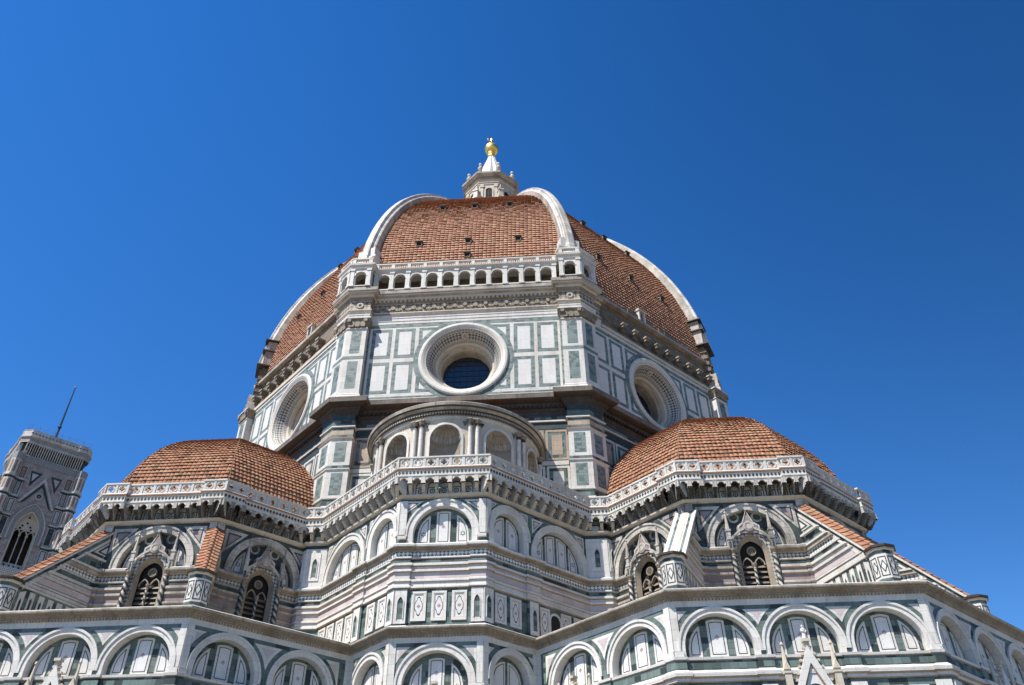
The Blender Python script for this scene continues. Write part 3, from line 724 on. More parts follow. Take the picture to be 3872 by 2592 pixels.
# ---------------------------------------------------------------- exedra (blind tribune)
EX, EY, ER = -.28, -26.5, 6.95
C = Cyl(ER, EX, EY)
ex = MB(); step = ER*R_(36); half = math.pi/2*ER
def cyl_path(R, n=64): return [(EX+R*math.cos(math.pi+math.pi*i/n), EY+R*math.sin(math.pi+math.pi*i/n)) for i in range(n+1)]
for i in range(-2, 3):
    uc = i*step; r = 1.2
    line = [(uc-r, 32)]+C.arc(uc, 35.45, r, 18)+[(uc+r, 32)]
    C.spandrel(ex, line, uc-1.22, uc+1.22, 32, 37.2, 0, 'cream')
    nq = 4
    for s_ in (-1, 1):
        a, b = (uc+1.22, uc+step/2) if s_ > 0 else (uc-step/2, uc-1.22)
        for q in range(nq): 
            u0, u1 = a+(b-a)*q/nq, a+(b-a)*(q+1)/nq; C.quad(ex, [(u0, 32, 0), (u1, 32, 0), (u1, 37.2, 0), (u0, 37.2, 0)], 'cream')
    C.ring(ex, uc, 35.45, r, r+.2, -.02, .1, 'white', 18, base=32)
    for s_ in (-1, 1): C.prism(ex, [(uc+s_*1.5-.22*1, 37.0), (uc+s_*1.5-.22*s_*0-.0, 36.5), (uc+s_*1.5+.22, 37.0)], -.01, .02, 'green')
sweep(ex, cyl_path(ER), [(.0, 37.1, 'white'), (.14, 37.15, 'white'), (.14, 37.4, 'aged'), (.22, 37.45, 'grime_shade'), (.22, 37.62, 'carved'), (.38, 37.7, 'grime_shade'), (.4, 37.85, 'aged'), (.62, 37.98, 'grime_shade'), (.7, 38.1, 'aged'), (.76, 38.36, 'white'), (.7, 38.42, 'aged')])
for i in range(100):
    a = math.pi+math.pi*(i+.5)/100; u = (a-math.pi*1.5)*ER; C.box(ex, u-.06, u+.06, 37.5, 37.66, .2, .4, 'aged')
exo = ex.obj('exedra', duomo)
nm = MB(); uc = 0
for q in range(16):
    t0, t1 = math.pi*q/16, math.pi*(q+1)/16; r = 1.2
    def N(t, ph, v): return C.P(r*math.cos(t)*math.cos(ph)*-1, v+r*math.sin(ph), -1.1*math.sin(t)*math.cos(ph)*.95-.01)
    nm.poly([N(t0, 0, 32), N(t1, 0, 32), N(t1, 0, 35.3), N(t0, 0, 35.3)], 'niche_stone')
    for p_ in range(6):
        f0, f1 = math.pi/2*p_/6, math.pi/2*(p_+1)/6
        nm.poly([N(t0, f0, 35.45), N(t1, f0, 35.45), N(t1, f1, 35.45), N(t0, f1, 35.45)], 'aged' if q % 2 else 'niche_stone')
for q in range(17):                                  # raised flutes of the shell
    t0 = math.pi*q/16; tube(nm, [N(t0, math.pi/2*k/6*.97, 35.45) for k in range(7)], [.075, .07, .06, .05, .04, .03, .02], 'aged', 5)
tube(nm, [N(math.pi*q/16, 0, 35.38) for q in range(17)], .07, 'niche_stone', 5)
nio = nm.obj('shell_niche', exo); 
RotE = lambda d: Matrix.Translation((EX, EY, 0)) @ Matrix.Rotation(R_(d), 4, 'Z') @ Matrix.Translation((-EX, -EY, 0))
for i in (-2, -1, 1, 2): dup(nio, exo, RotE(36*i))
cm = MB(); x, y = EX, EY-ER-.17
lathe(cm, [(.24, 32, 'white'), (.24, 32.3, 'white'), (.19, 32.4, 'white'), (.185, 34), (.165, 36.4), (.2, 36.45, 'aged'), (.17, 36.5, 'grime_shade'), (.2, 36.75, 'carved'), (.3, 37.05, 'aged'), (.3, 37.14, 'aged'), (0, 37.15)], x, y, 'white', 14)
F = Fa(-90, -y, 0, 0, x)
F.box(cm, -.3, .3, 37.02, 37.14, -.3, .26, 'aged')
cmo = None
for i in range(-3, 3):
    for dlt in (-2.3, 2.3):
        M = RotE(36*i+18+dlt)
        if abs(36*i+18+dlt) > 88.5: continue
        if cmo is None: cmo = cm.obj('column', exo, True); cmo.matrix_basis = M
        else: dup(cmo, exo, M)
rf = MB(); N = 40
for i in range(N):
    a, b = math.pi+math.pi*i/N, math.pi+math.pi*(i+1)/N
    for j in range(10):
        k0, k1 = 1-j/10, 1-(j+1)/10; z0, z1 = 38.4+j*.46, 38.4+(j+1)*.46; R0 = ER+.7
        t = random.random()
        rf.poly([(EX+R0*k0*math.cos(a), EY+R0*k0*math.sin(a), z0), (EX+R0*k0*math.cos(b), EY+R0*k0*math.sin(b), z0), (EX+R0*k1*math.cos(b), EY+R0*k1*math.sin(b), z1-.05), (EX+R0*k1*math.cos(a), EY+R0*k1*math.sin(a), z1-.05)], 'tile_old', [(t, .5)]*4)
rf.obj('exedra_roof', exo)

# ---------------------------------------------------------------- upper walls (sacristy block and two tribunes)
K = 21.76
AT, ATB = 10.38, 11.16                              # tribune wall / balustrade apothem
CWY, CWX = 34.5, 3.06                               # sacristy wall: front plane and half width
UPROF = [(.14, 19.6, 'white'), (.14, 20.35, 'white'), (.0, 20.5, 'green'), (0, 22.95, 'brown_panel'), (.14, 23.0, 'white'), (.14, 23.12, 'white'), (.05, 23.18, 'white'), (.05, 23.42, 'brown_panel'), (.13, 23.46, 'white'), (.13, 23.58, 'white'), (.03, 23.64, 'pink'),
         (.03, 24.08, 'brown_panel'), (.16, 24.14, 'white'), (.16, 24.28, 'white'), (.06, 24.34, 'pink'), (.06, 24.5, 'brown_panel'), (.2, 24.56, 'white'), (.2, 24.72, 'white'), (.03, 24.8, 'green'), (.03, 25.08, 'brown_panel'), (.1, 25.12, 'white'), (.1, 25.2, 'white'), (.04, 25.24, 'frieze'),
         (.04, 25.6, 'aged'), (.12, 25.64, 'carved'), (.26, 25.84, 'aged'), (.34, 25.9, 'white'), (.36, 26.04, 'white'), (.05, 26.24, 'white'), (-.45, 26.26, 'white')]
def inset_panel(mb, F, uc, vs, r, ua, ub, v0, w, dark='green_dark', rim=.13, dk=.05):
    """marble lunette panel: strip [ua,ub] cut by a circle of radius r about (uc,vs), white border, dark line, white field"""
    def shape(d):
        a, b, rr, z0 = ua+d, ub-d, r-d, v0+d
        if b-a < .04: return None
        N = 7; P = [(a, z0), (b, z0)]
        a = max(a, uc-rr+.01); b = min(b, uc+rr-.01)
        if b <= a: return None
        for i in range(N+1):
            u = b+(a-b)*i/N; P.append((u, max(vs+math.sqrt(max(0, rr*rr-(u-uc)**2)), z0+.02)))
        return P
    for d, ww, mm in ((0, .05, 'white'), (rim, .056, dark), (rim+dk, .062, 'white_clean')):
        s_ = shape(d)
        if s_: F.prism(mb, s_, w-.02, w+ww, mm)
def quatre(mb, F, uc, vc, w, s=.062, mat='red'):
    for dx, dy in ((0, 1), (0, -1), (1, 0), (-1, 0)): F.diamond(mb, uc+dx*s*1.25, vc+dy*s*1.25, s, s, w, w+.008, mat)
def star(mb, F, uc, vc, w, r=.2, mat='green_dark'):
    F.prism(mb, [(uc-r*.87, vc-r*.5), (uc+r*.87, vc-r*.5), (uc, vc+r)], w, w+.006, mat)
    F.prism(mb, [(uc-r*.87, vc+r*.5), (uc, vc-r), (uc+r*.87, vc+r*.5)], w, w+.008, mat)
    F.disk(mb, uc, vc, r*.5, w, w+.012, 'white_clean', 6)
def blind_arch(F, uc, vs, ri, ro, base, panels, parent, w_in=-.46, name='blind_arch', marks=True, hood=True, hole=None):
    mb = MB()
    F.ring(mb, uc, vs, ri, ro-.14, w_in, .05, 'white', 26, base)
    F.ring(mb, uc, vs, ro-.14, ro, -.02, .12, 'white', 26, max(base, vs-.25) if hood else base)
    if hole:
        P = F.pointed(uc, 25.75, hole[0], hole[1], 14); NS = 40
        def low(u):
            for p, q in zip(P[:-1], P[1:]):
                if p[0] <= u <= q[0]: return max(base, p[1]+(q[1]-p[1])*(u-p[0])/(q[0]-p[0]+1e-9))
            return base
        for i in range(NS):
            ua, ub = uc-ri+2*ri*i/NS, uc-ri+2*ri*(i+1)/NS
            ta, tb = vs+math.sqrt(max(0, ri*ri-(ua-uc)**2)), vs+math.sqrt(max(0, ri*ri-(ub-uc)**2))
            F.quad(mb, [(ua, min(low(ua), ta), w_in), (ub, min(low(ub), tb), w_in), (ub, tb, w_in), (ua, ta, w_in)], 'green')
    else: F.prism(mb, [(uc-ri, base), (uc+ri, base)]+([(uc+ri, vs)] if vs-base > .02 else [])+F.arc(uc, vs, ri, 22)[::-1][1:-1]+([(uc-ri, vs)] if vs-base > .02 else []), w_in-.02, w_in, 'green')
    n = len(panels)
    for k, (a, b, rr, mk) in enumerate(panels):
        inset_panel(mb, F, uc, vs, rr, uc+a, uc+b, base+.12, w_in)
        if marks:
            vv = base+.12+(.7 if mk == 's' else 1.0)
            if mk == 's': star(mb, F, uc+(a+b)/2, base+.85, w_in+.064)
            elif mk == 'q': quatre(mb, F, uc+(a+b)/2, (base+vs+rr)/2+.1, w_in+.064)
    return mb.obj(name, parent)
def tri_spandrel(mb, F, pts, w=.0):
    cx_ = sum(p[0] for p in pts)/3; cy_ = sum(p[1] for p in pts)/3
    for k, mm, ww in ((1, 'white', .02), (.62, 'green_dark', .026), (.45, 'pink', .032)):
        F.prism(mb, [(cx_+(p[0]-cx_)*k, cy_+(p[1]-cy_)*k) for p in pts], w-.02, w+ww, mm)
ZT = 29.95                                           # top of the upper walls, under the brackets
# --- sacristy block
BR = {'white': 'white_bright', 'white_clean': 'white_field'}
MB.remap = BR
sb = MB()
FC = Fa(-90, CWY); aS = (CWX+CWY)*math.sqrt(.5); FR = Fa(-45, aS); FL = Fa(-135, aS)
uR0 = -CWX*0 + (CWX*math.sqrt(.5) - CWY*math.sqrt(.5)); uL1 = -uR0      # corner in FR / FL u
LEN = 10.1
PJ = .13
def off(F, u): return F.xy(u, PJ)
cpt = lambda s_: (s_*(CWX+PJ*TAN*1.0), -(CWY+PJ))
pathR = [FC.xy(0), FC.xy(CWX-.95), FC.xy(CWX-.95, PJ), cpt(1), FR.xy(uR0+.5, PJ), FR.xy(uR0+.5), FR.xy(uR0+3.75), FR.xy(uR0+3.75, PJ), FR.xy(uR0+4.9, PJ), FR.xy(uR0+4.9), FR.xy(uR0+LEN)]
# little reentrant pier
pa = FR.xy(uR0+LEN); PIER = [pa, (pa[0]+1.7, pa[1]), (pa[0]+2.3, pa[1]+.6)]
TL = Fa(-135, AT, K, -K)
def on_TL(p): return (p[0]-K)*TL.t[0]+(p[1]+K)*TL.t[1]
pathR2 = [pa, PIER[1], PIER[2], (PIER[2][0], PIER[2][1]+1.2)]
mirror = lambda P: [(-x, y) for x, y in P[::-1]]
full = mirror(pathR)+pathR[1:]
sweep(sb, full, UPROF)
sweep(sb, pathR2, UPROF); sweep(sb, mirror(pathR2), UPROF)
sweep(sb, pathR2, [(.0, 26.2, 'white'), (0, 29.4, 'green_dark'), (0, ZT, 'green')]); sweep(sb, mirror(pathR2), [(.0, 26.2, 'white'), (0, 29.4, 'green_dark'), (0, ZT, 'green')])
sb_o = sb.obj('sacristy_wall', duomo)
up = MB()
UAR = [(FC, 0, 27.0, 2.08, 2.62, 26.24, -CWX, CWX, [(-1.85, -.95, 1.82, 's'), (-.5, .5, 1.85, 'q'), (.95, 1.85, 1.82, 's')]),
       (FR, uR0+2.15, 27.55, 1.4, 2.02, 26.24, uR0, uR0+4.22, [(-1.2, -.12, 1.22, 'q'), (.12, 1.2, 1.22, 'q')]),
       (FR, uR0+7.2, 26.55, 2.42, 2.95, 26.24, uR0+4.22, uR0+LEN, [(-2.2, -1.35, 2.25, 's'), (-1.1, -.12, 2.25, 'q'), (.12, 1.1, 2.25, 'q'), (1.35, 2.2, 2.25, 's')]),
       (FL, uL1-2.15, 27.55, 1.4, 2.02, 26.24, uL1-4.22, uL1, [(-1.2, -.12, 1.22, 'q'), (.12, 1.2, 1.22, 'q')]),
       (FL, uL1-7.2, 26.55, 2.42, 2.95, 26.24, uL1-LEN, uL1-4.22, [(-2.2, -1.35, 2.25, 's'), (-1.1, -.12, 2.25, 'q'), (.12, 1.1, 2.25, 'q'), (1.35, 2.2, 2.25, 's')])]
for F, uc, vs, ri, ro, base, ua, ub, pn_ in UAR:
    blind_arch(F, uc, vs, ri, ro, base, pn_, sb_o)
    line = ([(uc-ro+.16, base)] if vs-base > .05 else [])+F.arc(uc, vs, ro-.16, 24)+([(uc+ro-.16, base)] if vs-base > .05 else [])
    F.spandrel(up, line, ua, ub, base, ZT, 0, 'green')
    for s_ in (-1, 1):
        e = ub if s_ > 0 else ua; k_ = abs(e-uc)
        if k_ > ro-.5:
            p0_ = (uc+s_*(k_-.22), vs+ro-.12); p1_ = (uc+s_*max(ro*.55, .7), vs+ro-.12); p2_ = (uc+s_*(k_-.22), vs+ro*.55)
            tri_spandrel(up, F, [p0_, p1_, p2_] if s_ < 0 else [p1_, p2_, p0_][::1])
for s_ in (-1, 1):                                  # corner lesenes
    FC.box(up, s_*(CWX-.24)-.24, s_*(CWX-.24)+.24, 26.9, 29.5, 0, .12, 'white'); FC.box(up, s_*(CWX-.24)-.3, s_*(CWX-.24)+.3, 26.55, 26.75, 0, .26, 'white')
    F, e = (FR, uR0) if s_ > 0 else (FL, uL1)
    F.box(up, e+s_*.2-.2, e+s_*.2+.2, 26.9, 29.5, 0, .12, 'white')
up.obj('sacristy_spandrels', sb_o)
# square panels of the plinth zone
def plinth_panel(w_=1.0, h_=2.0):
    mb = MB(); F = Fa(-90, 0)
    F.frame(mb, -w_/2, w_/2, 0, h_, .16, -.05, .07, 'white'); F.frame(mb, -w_/2+.16, w_/2-.16, .16, h_-.16, .06, -.05, .05, 'cream')
    F.box(mb, -w_/2+.22, w_/2-.22, .22, h_-.22, -.05, .02, 'white_clean')
    def lob(k):
        P = []
        for i in range(24):
            t = 2*math.pi*i/24; rr = (.26+.07*abs(math.cos(2*t))) * k; P.append((rr*math.cos(t)*.85, h_/2+rr*math.sin(t)*2.0))
        return P
    F.prism(mb, lob(1), 0, .028, 'green_dark'); F.prism(mb, lob(.86), 0, .034, 'white_clean'); quatre(mb, F, 0, h_/2, .034, .06)
    return mb
def lancet_panel(w_=.8, h_=2.3):
    mb = MB(); F = Fa(-90, 0)
    inn = [(-w_*.24, .3)]+F.pointed(0, h_-.95, w_*.24, .45, 6)+[(w_*.24, .3)]
    F.box(mb, -w_/2, w_/2, 0, h_, -.05, .05, 'white')
    F.prism(mb, inn[::-1], 0, .056, 'green')
    F.band(mb, inn, [(p[0]*1.25, p[1]+(.06 if p[1] > .5 else 0)) for p in inn], .03, .1, 'white')
    return mb
def place(F, u, z, w=0): 
    x, y = F.xy(u, w); return Matrix.Translation((x, y, z)) @ Matrix.Rotation(R_(F.na+90), 4, 'Z')
ppo = plinth_panel().obj('plinth_panel', sb_o); lpo = lancet_panel().obj('lancet_panel', sb_o)
ppo.matrix_basis = place(FC, 0, 20.78, .0)
for u in (-1.36, 1.36): dup(ppo, sb_o, place(FC, u, 20.78))
lpo.matrix_basis = place(FC, -CWX+.5, 20.6, PJ)
dup(lpo, sb_o, place(FC, CWX-.5, 20.6, PJ))
for s_, F, e in ((1, FR, uR0), (-1, FL, uL1)):
    dup(lpo, sb_o, place(F, e+s_*.24, 20.6, PJ-.04)); dup(lpo, sb_o, place(F, e+s_*4.32, 20.6, PJ))
    for d in ((1.35, 2.7, 5.4, 7.5, 8.8) if s_ > 0 else (1.35, 2.7, 5.5, 6.75, 8.0, 9.2)): dup(ppo, sb_o, place(F, e+s_*d, 20.78))
for s_ in (-1, 1):
    x0 = pa[0]+.85
    for z_ in (26.75,): dup(lpo, sb_o, Matrix.Translation((s_*x0, pa[1], z_)))
    dup(lpo, sb_o, Matrix.Translation((s_*(pa[0]+2.0), pa[1]+.3, 26.75)) @ Matrix.Rotation(R_(45*s_), 4, 'Z') @ Matrix.Scale(.8, 4, (1, 0, 0)))

dr = MB()                                             # small dark doorway high in the right-hand flank
L_ = [(uR0+5.95, 20.6)]+FR.arc(uR0+6.42, 22.0, .47, 10)+[(uR0+6.89, 20.6)]; O_ = [(uR0+5.8, 20.6)]+FR.arc(uR0+6.42, 22.0, .62, 10)+[(uR0+7.04, 20.6)]
FR.band(dr, L_, O_, -.02, .09, 'white'); FR.prism(dr, L_[::-1], -.02, .02, 'void'); dr.obj('doorway', sb_o)
MB.remap = {}
# --- tribunes
def tribune(cx, cy, faces, windows, start, end):
    """faces: list of normals in left-to-right order; start/end: offsets along the first/last face"""
    hw = AT*TAN; mb = MB(); sp = MB()
    root = None
    WG = 1.62                                        # half width of a window surround
    segs = []; cur = []
    for k, na in enumerate(faces):
        F = Fa(na, AT, cx, cy)
        a = -hw if (k > 0 or start is None) else start
        b = hw if (k < len(faces)-1 or end is None) else end
        if k == 0: cur = [F.xy(a)]
        if k > 0: cur += [F.xy(-hw+.75, PJ), F.xy(-hw+.75)]
        cur.append(F.xy(-WG)); segs.append(cur); cur = [F.xy(WG)]
        if k < len(faces)-1:
            G = Fa(na, AT+PJ, cx, cy); h2 = (AT+PJ)*TAN
            cur += [F.xy(hw-.75), F.xy(hw-.75, PJ), G.xy(h2)]
        else: cur.append(F.xy(b))
    segs.append(cur)
    wall = bpy.data.objects.new('tribune', None); col.objects.link(wall); wall.parent = duomo
    for s_ in segs:
        mb = MB(); sweep(mb, s_, UPROF); mb.obj('striped_wall', wall)
    for k, na in enumerate(faces):
        F = Fa(na, AT, cx, cy)
        ro, ri, vs = 3.12, 2.58, 26.42
        blind_arch(F, 0, vs, ri, ro, 26.24, [(-2.36, -1.52, 2.36, 's'), (1.52, 2.36, 2.36, 's')], wall, hole=(1.4, 1.6))
        F.spandrel(sp, F.arc(0, vs, ro-.16, 24), -hw, hw, 26.24, ZT, 0, 'green')
        for s_ in (-1, 1):
            P = [(s_*(hw-.75), vs+ro-.15), (s_*1.75, vs+ro-.15), (s_*(hw-.75), vs+1.0)]
            tri_spandrel(sp, F, P if s_ < 0 else [P[1], P[2], P[0]])
            F.box(sp, s_*(hw-.28)-.28, s_*(hw-.28)+.28, 26.6, ZT-.3, 0, .1, 'white')
        # scalloped inlays above the gable
        for s_ in (-1, 1):
            F.disk_ring(sp, s_*.85, 28.65, .28, .42, -.48, -.40, 'white', 14)
    sp.obj('tribune_spandrels', wall)
    return wall
def tribune_window():
    """two-light traceried window on the -Y face; u = 0 at its axis, facade plane at y = 0"""
    mb = MB(); F = Fa(-90, 0)
    I = lambda a, h, b=19.8: [(-a, b)]+F.pointed(0, 25.75, a, h, 8)+[(a, b)]
    F.band(mb, I(1.12, 1.36), I(1.56, 1.82), -.6, -.06, 'frieze')
    F.band(mb, I(1.54, 1.80, 25.7), I(1.66, 1.96, 25.7), -.1, .14, 'white')
    # splayed, carved jamb
    A, B = I(.84, 1.02), I(1.13, 1.37)
    for i in range(len(A)-1):
        F.quad(mb, [(B[i][0], B[i][1], -.06), (A[i][0], A[i][1], -.42), (A[i+1][0], A[i+1][1], -.42), (B[i+1][0], B[i+1][1], -.06)][::-1], 'cream')
    F.prism(mb, (I(.9, 1.1))[::-1], -.72, -.7, 'void')
    # tracery: two pointed lights, rose, mullion
    for s_ in (-1, 1):
        L = [(s_*.42+p[0], p[1]) for p in F.pointed(0, 25.0, .3, .5, 6)]; O = [(s_*.42+p[0]*1.28, p[1]+(p[1]-25.0)*.18) for p in F.pointed(0, 25.0, .3, .5, 6)]
        F.band(mb, L, O, -.6, -.46, 'cream')
    F.disk_ring(mb, 0, 26.05, .25, .33, -.6, -.46, 'cream', 14)
    for q in range(6): pass
    for q in range(6):
        t = math.pi*q/3; F.disk_ring(mb, .13*math.cos(t), 26.05+.13*math.sin(t), .06, .09, -.6, -.48, 'cream', 8)
    # louvres
    for q in range(14): F.quad(mb, [(-.85, 19.9+q*.38, -.54), (.85, 19.9+q*.38, -.54), (.85, 20.12+q*.38, -.68), (-.85, 20.12+q*.38, -.68)], 'shutter')
    # ogee gable with roundel
    G = [(-1.62, 26.3), (-1.3, 27.0), (-.78, 27.2), (-.78, 27.75), (-.42, 28.0), (-.1, 28.7), (0, 29.0), (.1, 28.7), (.42, 28.0), (.78, 27.75), (.78, 27.2), (1.3, 27.0), (1.62, 26.3)]
    P = F.pointed(0, 25.75, 1.62, 1.85, 8)
    F.prism(mb, [(-.78, 27.2), (-.5, 27.2), (.5, 27.2), (.78, 27.2), (.78, 27.7), (.42, 27.95), (.1, 28.6), (-.1, 28.6), (-.42, 27.95), (-.78, 27.7)], -.3, .08, 'pink')
    F.band(mb, [(p[0]*.86, p[1]-.1) for p in G], G, -.3, .12, 'white')
    F.disk(mb, 0, 27.72, .38, .0, .16, 'white', 18); F.disk_ring(mb, 0, 27.72, .22, .29, .12, .19, 'aged', 14)
    F.disk(mb, 0, 29.05, .13, -.1, .2, 'white', 8)
    return mb
def twisted(u):
    mb = MB(); N = 12; h0, h1 = 19.8, 25.45; st = 66
    for j in range(st):
        for i in range(N):
            def p(i_, j_):
                a = 2*math.pi*i_/N; ph = (i_*2/N + j_/6.0) % 1.0; rr = .15+.022*math.cos(2*math.pi*ph); return (u+rr*math.cos(a), -.14+rr*math.sin(a), h0+(h1-h0)*j_/st)
            mb.poly([p(i, j), p(i+1, j), p(i+1, j+1), p(i, j+1)], 'green_dark' if ((i+.5)*2/N + (j+.5)/6.0) % 1.0 > .62 or ((i+.5)*2/N + (j+.5)/6.0) % 1.0 < .05 else 'white')
    lathe(mb, [(.13, 25.4), (.17, 25.5), (.14, 25.6), (.26, 25.85), (.26, 25.95), (0, 25.96)], u, -.14, 'cream', 8)
    return mb
def spirelet(u):
    mb = MB(); F = Fa(-90, 0)
    F.box(mb, u-.14, u+.14, 25.95, 27.5, -.1, .18, 'white'); F.box(mb, u-.18, u+.18, 26.7, 26.85, -.1, .23, 'white'); F.box(mb, u-.18, u+.18, 27.35, 27.5, -.1, .23, 'white')
    F.prism(mb, [(u-.08, 26.05), (u+.08, 26.05), (u+.08, 26.5), (u, 26.62), (u-.08, 26.5)], .1, .185, 'green_dark')
    for sgn in (0,): lathe(mb, [(.16, 27.5), (.04, 28.75), (.09, 28.8), (.05, 28.9), (0, 28.95)], u, -.08, 'white', 6)
    return mb
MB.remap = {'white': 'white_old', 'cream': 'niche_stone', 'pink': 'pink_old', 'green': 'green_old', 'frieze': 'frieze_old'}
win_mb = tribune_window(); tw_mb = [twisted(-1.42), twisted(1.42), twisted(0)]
for i in range(len(tw_mb[2].v)): tw_mb[2].v[i] = (tw_mb[2].v[i][0]*.7, tw_mb[2].v[i][1]*.7+.46, 19.8+(tw_mb[2].v[i][2]-19.8)*.86)
sl_mb = [spirelet(-1.5), spirelet(1.5)]
MB.remap = {}
win_me = win_mb.mesh('tribune_window'); tw_me = [t.mesh('twisted_column') for t in tw_mb]; sl_me = [t.mesh('window_pinnacle') for t in sl_mb]
def add_window(F, wall, twisted_=True):
    for nm_, mes in (('tribune_window', [win_me]), ('twisted_column', tw_me), ('window_pinnacle', sl_me)):
        for me in mes:
            o = bpy.data.objects.new(nm_, me); col.objects.link(o); o.parent = wall; o.matrix_basis = place(F, 0, 0)
def on_face(F, p): return (p[0]-F.c[0])*F.t[0]+(p[1]-F.c[1])*F.t[1]
FTR = [Fa(na, AT, K, -K) for na in (-135, -90, -45, 0)]
FTL = [Fa(na, AT, -K, -K) for na in (180, -135, -90, -45)]
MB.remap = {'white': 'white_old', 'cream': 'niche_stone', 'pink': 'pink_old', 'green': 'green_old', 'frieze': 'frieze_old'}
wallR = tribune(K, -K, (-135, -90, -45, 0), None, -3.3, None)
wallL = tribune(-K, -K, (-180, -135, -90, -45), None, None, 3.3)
MB.remap = {}
for F in FTR: add_window(F, wallR)
for F in FTL: add_window(F, wallL)

# ---------------------------------------------------------------- bracketed parapet galleries
def bracket_mesh():
    mb = MB(); F = Fa(0, 0)                          # local: wall face at y=-0 ... outwards -Y ; profile in (out,z)
    D = .78
    prof = [(-.05, 29.95), (.2, 29.95), (.22, 30.06), (.33, 30.1), (.36, 30.22), (.47, 30.26), (.5, 30.38), (.6, 30.42), (.64, 30.54), (.7, 30.57), (D-.02, 30.6), (D-.02, 31.05), (-.05, 31.05)]
    h = .12
    L = [(-h, -p[0], p[1]) for p in prof]; Rr = [(h, -p[0], p[1]) for p in prof]
    mb.poly(L, 'white', [(p[0], p[1]) for p in prof]); mb.poly(Rr[::-1], 'white', [(p[0], p[1]) for p in prof[::-1]])
    for i in range(len(prof)):
        j = (i+1) % len(prof); mb.poly([L[i], Rr[i], Rr[j], L[j]], 'cream')
    FF = Fa(-90, D); FF.box(mb, -.15, .15, 30.55, 31.05, -.12, .05, 'white'); FF.box(mb, -.17, .17, 30.55, 30.63, -.2, .08, 'white')
    return mb
def balu_panel_mesh():
    """unit panel, width 1 in x, pierced quatrefoil"""
    mb = MB(); N = 32; z0, z1 = 31.9, 32.62; zc = (z0+z1)/2; hx, hz = .40, (z1-z0)/2; W_ = .12
    inn = []; out = []
    for i in range(N):
        t = 2*math.pi*i/N; r = .155+.085*abs(math.cos(2*t)) ; inn.append((r*math.cos(t), zc+r*math.sin(t)))
        k = 1/max(abs(math.cos(t))/hx, abs(math.sin(t))/hz); out.append((k*math.cos(t), zc+k*math.sin(t)))
    for i in range(N):
        j = (i+1) % N
        mb.poly([(inn[i][0], 0, inn[i][1]), (out[i][0], 0, out[i][1]), (out[j][0], 0, out[j][1]), (inn[j][0], 0, inn[j][1])], 'white')
        mb.poly([(inn[j][0], W_, inn[j][1]), (out[j][0], W_, out[j][1]), (out[i][0], W_, out[i][1]), (inn[i][0], W_, inn[i][1])], 'white')
        mb.poly([(inn[i][0], 0, inn[i][1]), (inn[j][0], 0, inn[j][1]), (inn[j][0], W_, inn[j][1]), (inn[i][0], W_, inn[i][1])], 'white')
    # raised ring round the foil
    F = Fa(-90, 0); F.disk_ring(mb, 0, zc, .27, .33, -.01, .03, 'white', 20)
    F.box(mb, .40, .60, z0, z1, -.16, .05, 'white')
    return mb
brk_me = bracket_mesh().mesh('bracket')
MB.remap = {'white': 'white_old', 'cream': 'grime_shade'}  # dirty tribune brackets, with shade painted on their undersides
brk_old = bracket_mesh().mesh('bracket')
MB.remap = {}
bp_me = balu_panel_mesh().mesh('balustrade_panel')
def fringe(mb, F, ua, ub, w=0):
    """cusped arch head between two brackets"""
    n = 16; c = (ua+ub)/2; h = (ub-ua)/2
    def low(s):
        s = abs(s)
        if s > .9: return 30.5
        if s > .42: return 30.62+.24*math.sqrt(max(0, 1-((s-.64)/.27)**2))
        return 30.80+.22*math.sqrt(max(0, 1-(s/.46)**2))
    for i in range(n):
        s0, s1 = -1+2*i/n, -1+2*(i+1)/n; u0, u1 = c+h*s0, c+h*s1; z0, z1 = low(s0), low(s1)
        F.quad(mb, [(u0, z0, w), (u1, z1, w), (u1, 31.06, w), (u0, 31.06, w)], 'white')
        F.quad(mb, [(u0, z0, w-.14), (u1, z1, w-.14), (u1, z1, w), (u0, z0, w)], 'white')
        F.quad(mb, [(u1, z1, w-.14), (u0, z0, w-.14), (u0, 31.06, w-.14), (u1, 31.06, w-.14)], 'white')
GPROF = [(-.8, 31.04, 'aged'), (-.0, 31.04, 'white'), (0, 31.12, 'white'), (.05, 31.15, 'white'), (.05, 31.22, 'white'), (.0, 31.25, 'white'), (.0, 31.62, 'white'), (.05, 31.65, 'rust'), (.09, 31.7, 'rust'), (.1, 31.8, 'white'), (.03, 31.9, 'white'), (-.8, 31.92, 'aged')]
RPROF = [(-.2, 32.6, 'white'), (.0, 32.6, 'white'), (.06, 32.64, 'white'), (.06, 32.76, 'white'), (-.2, 32.78, 'white'), (-.2, 32.6, 'white')]
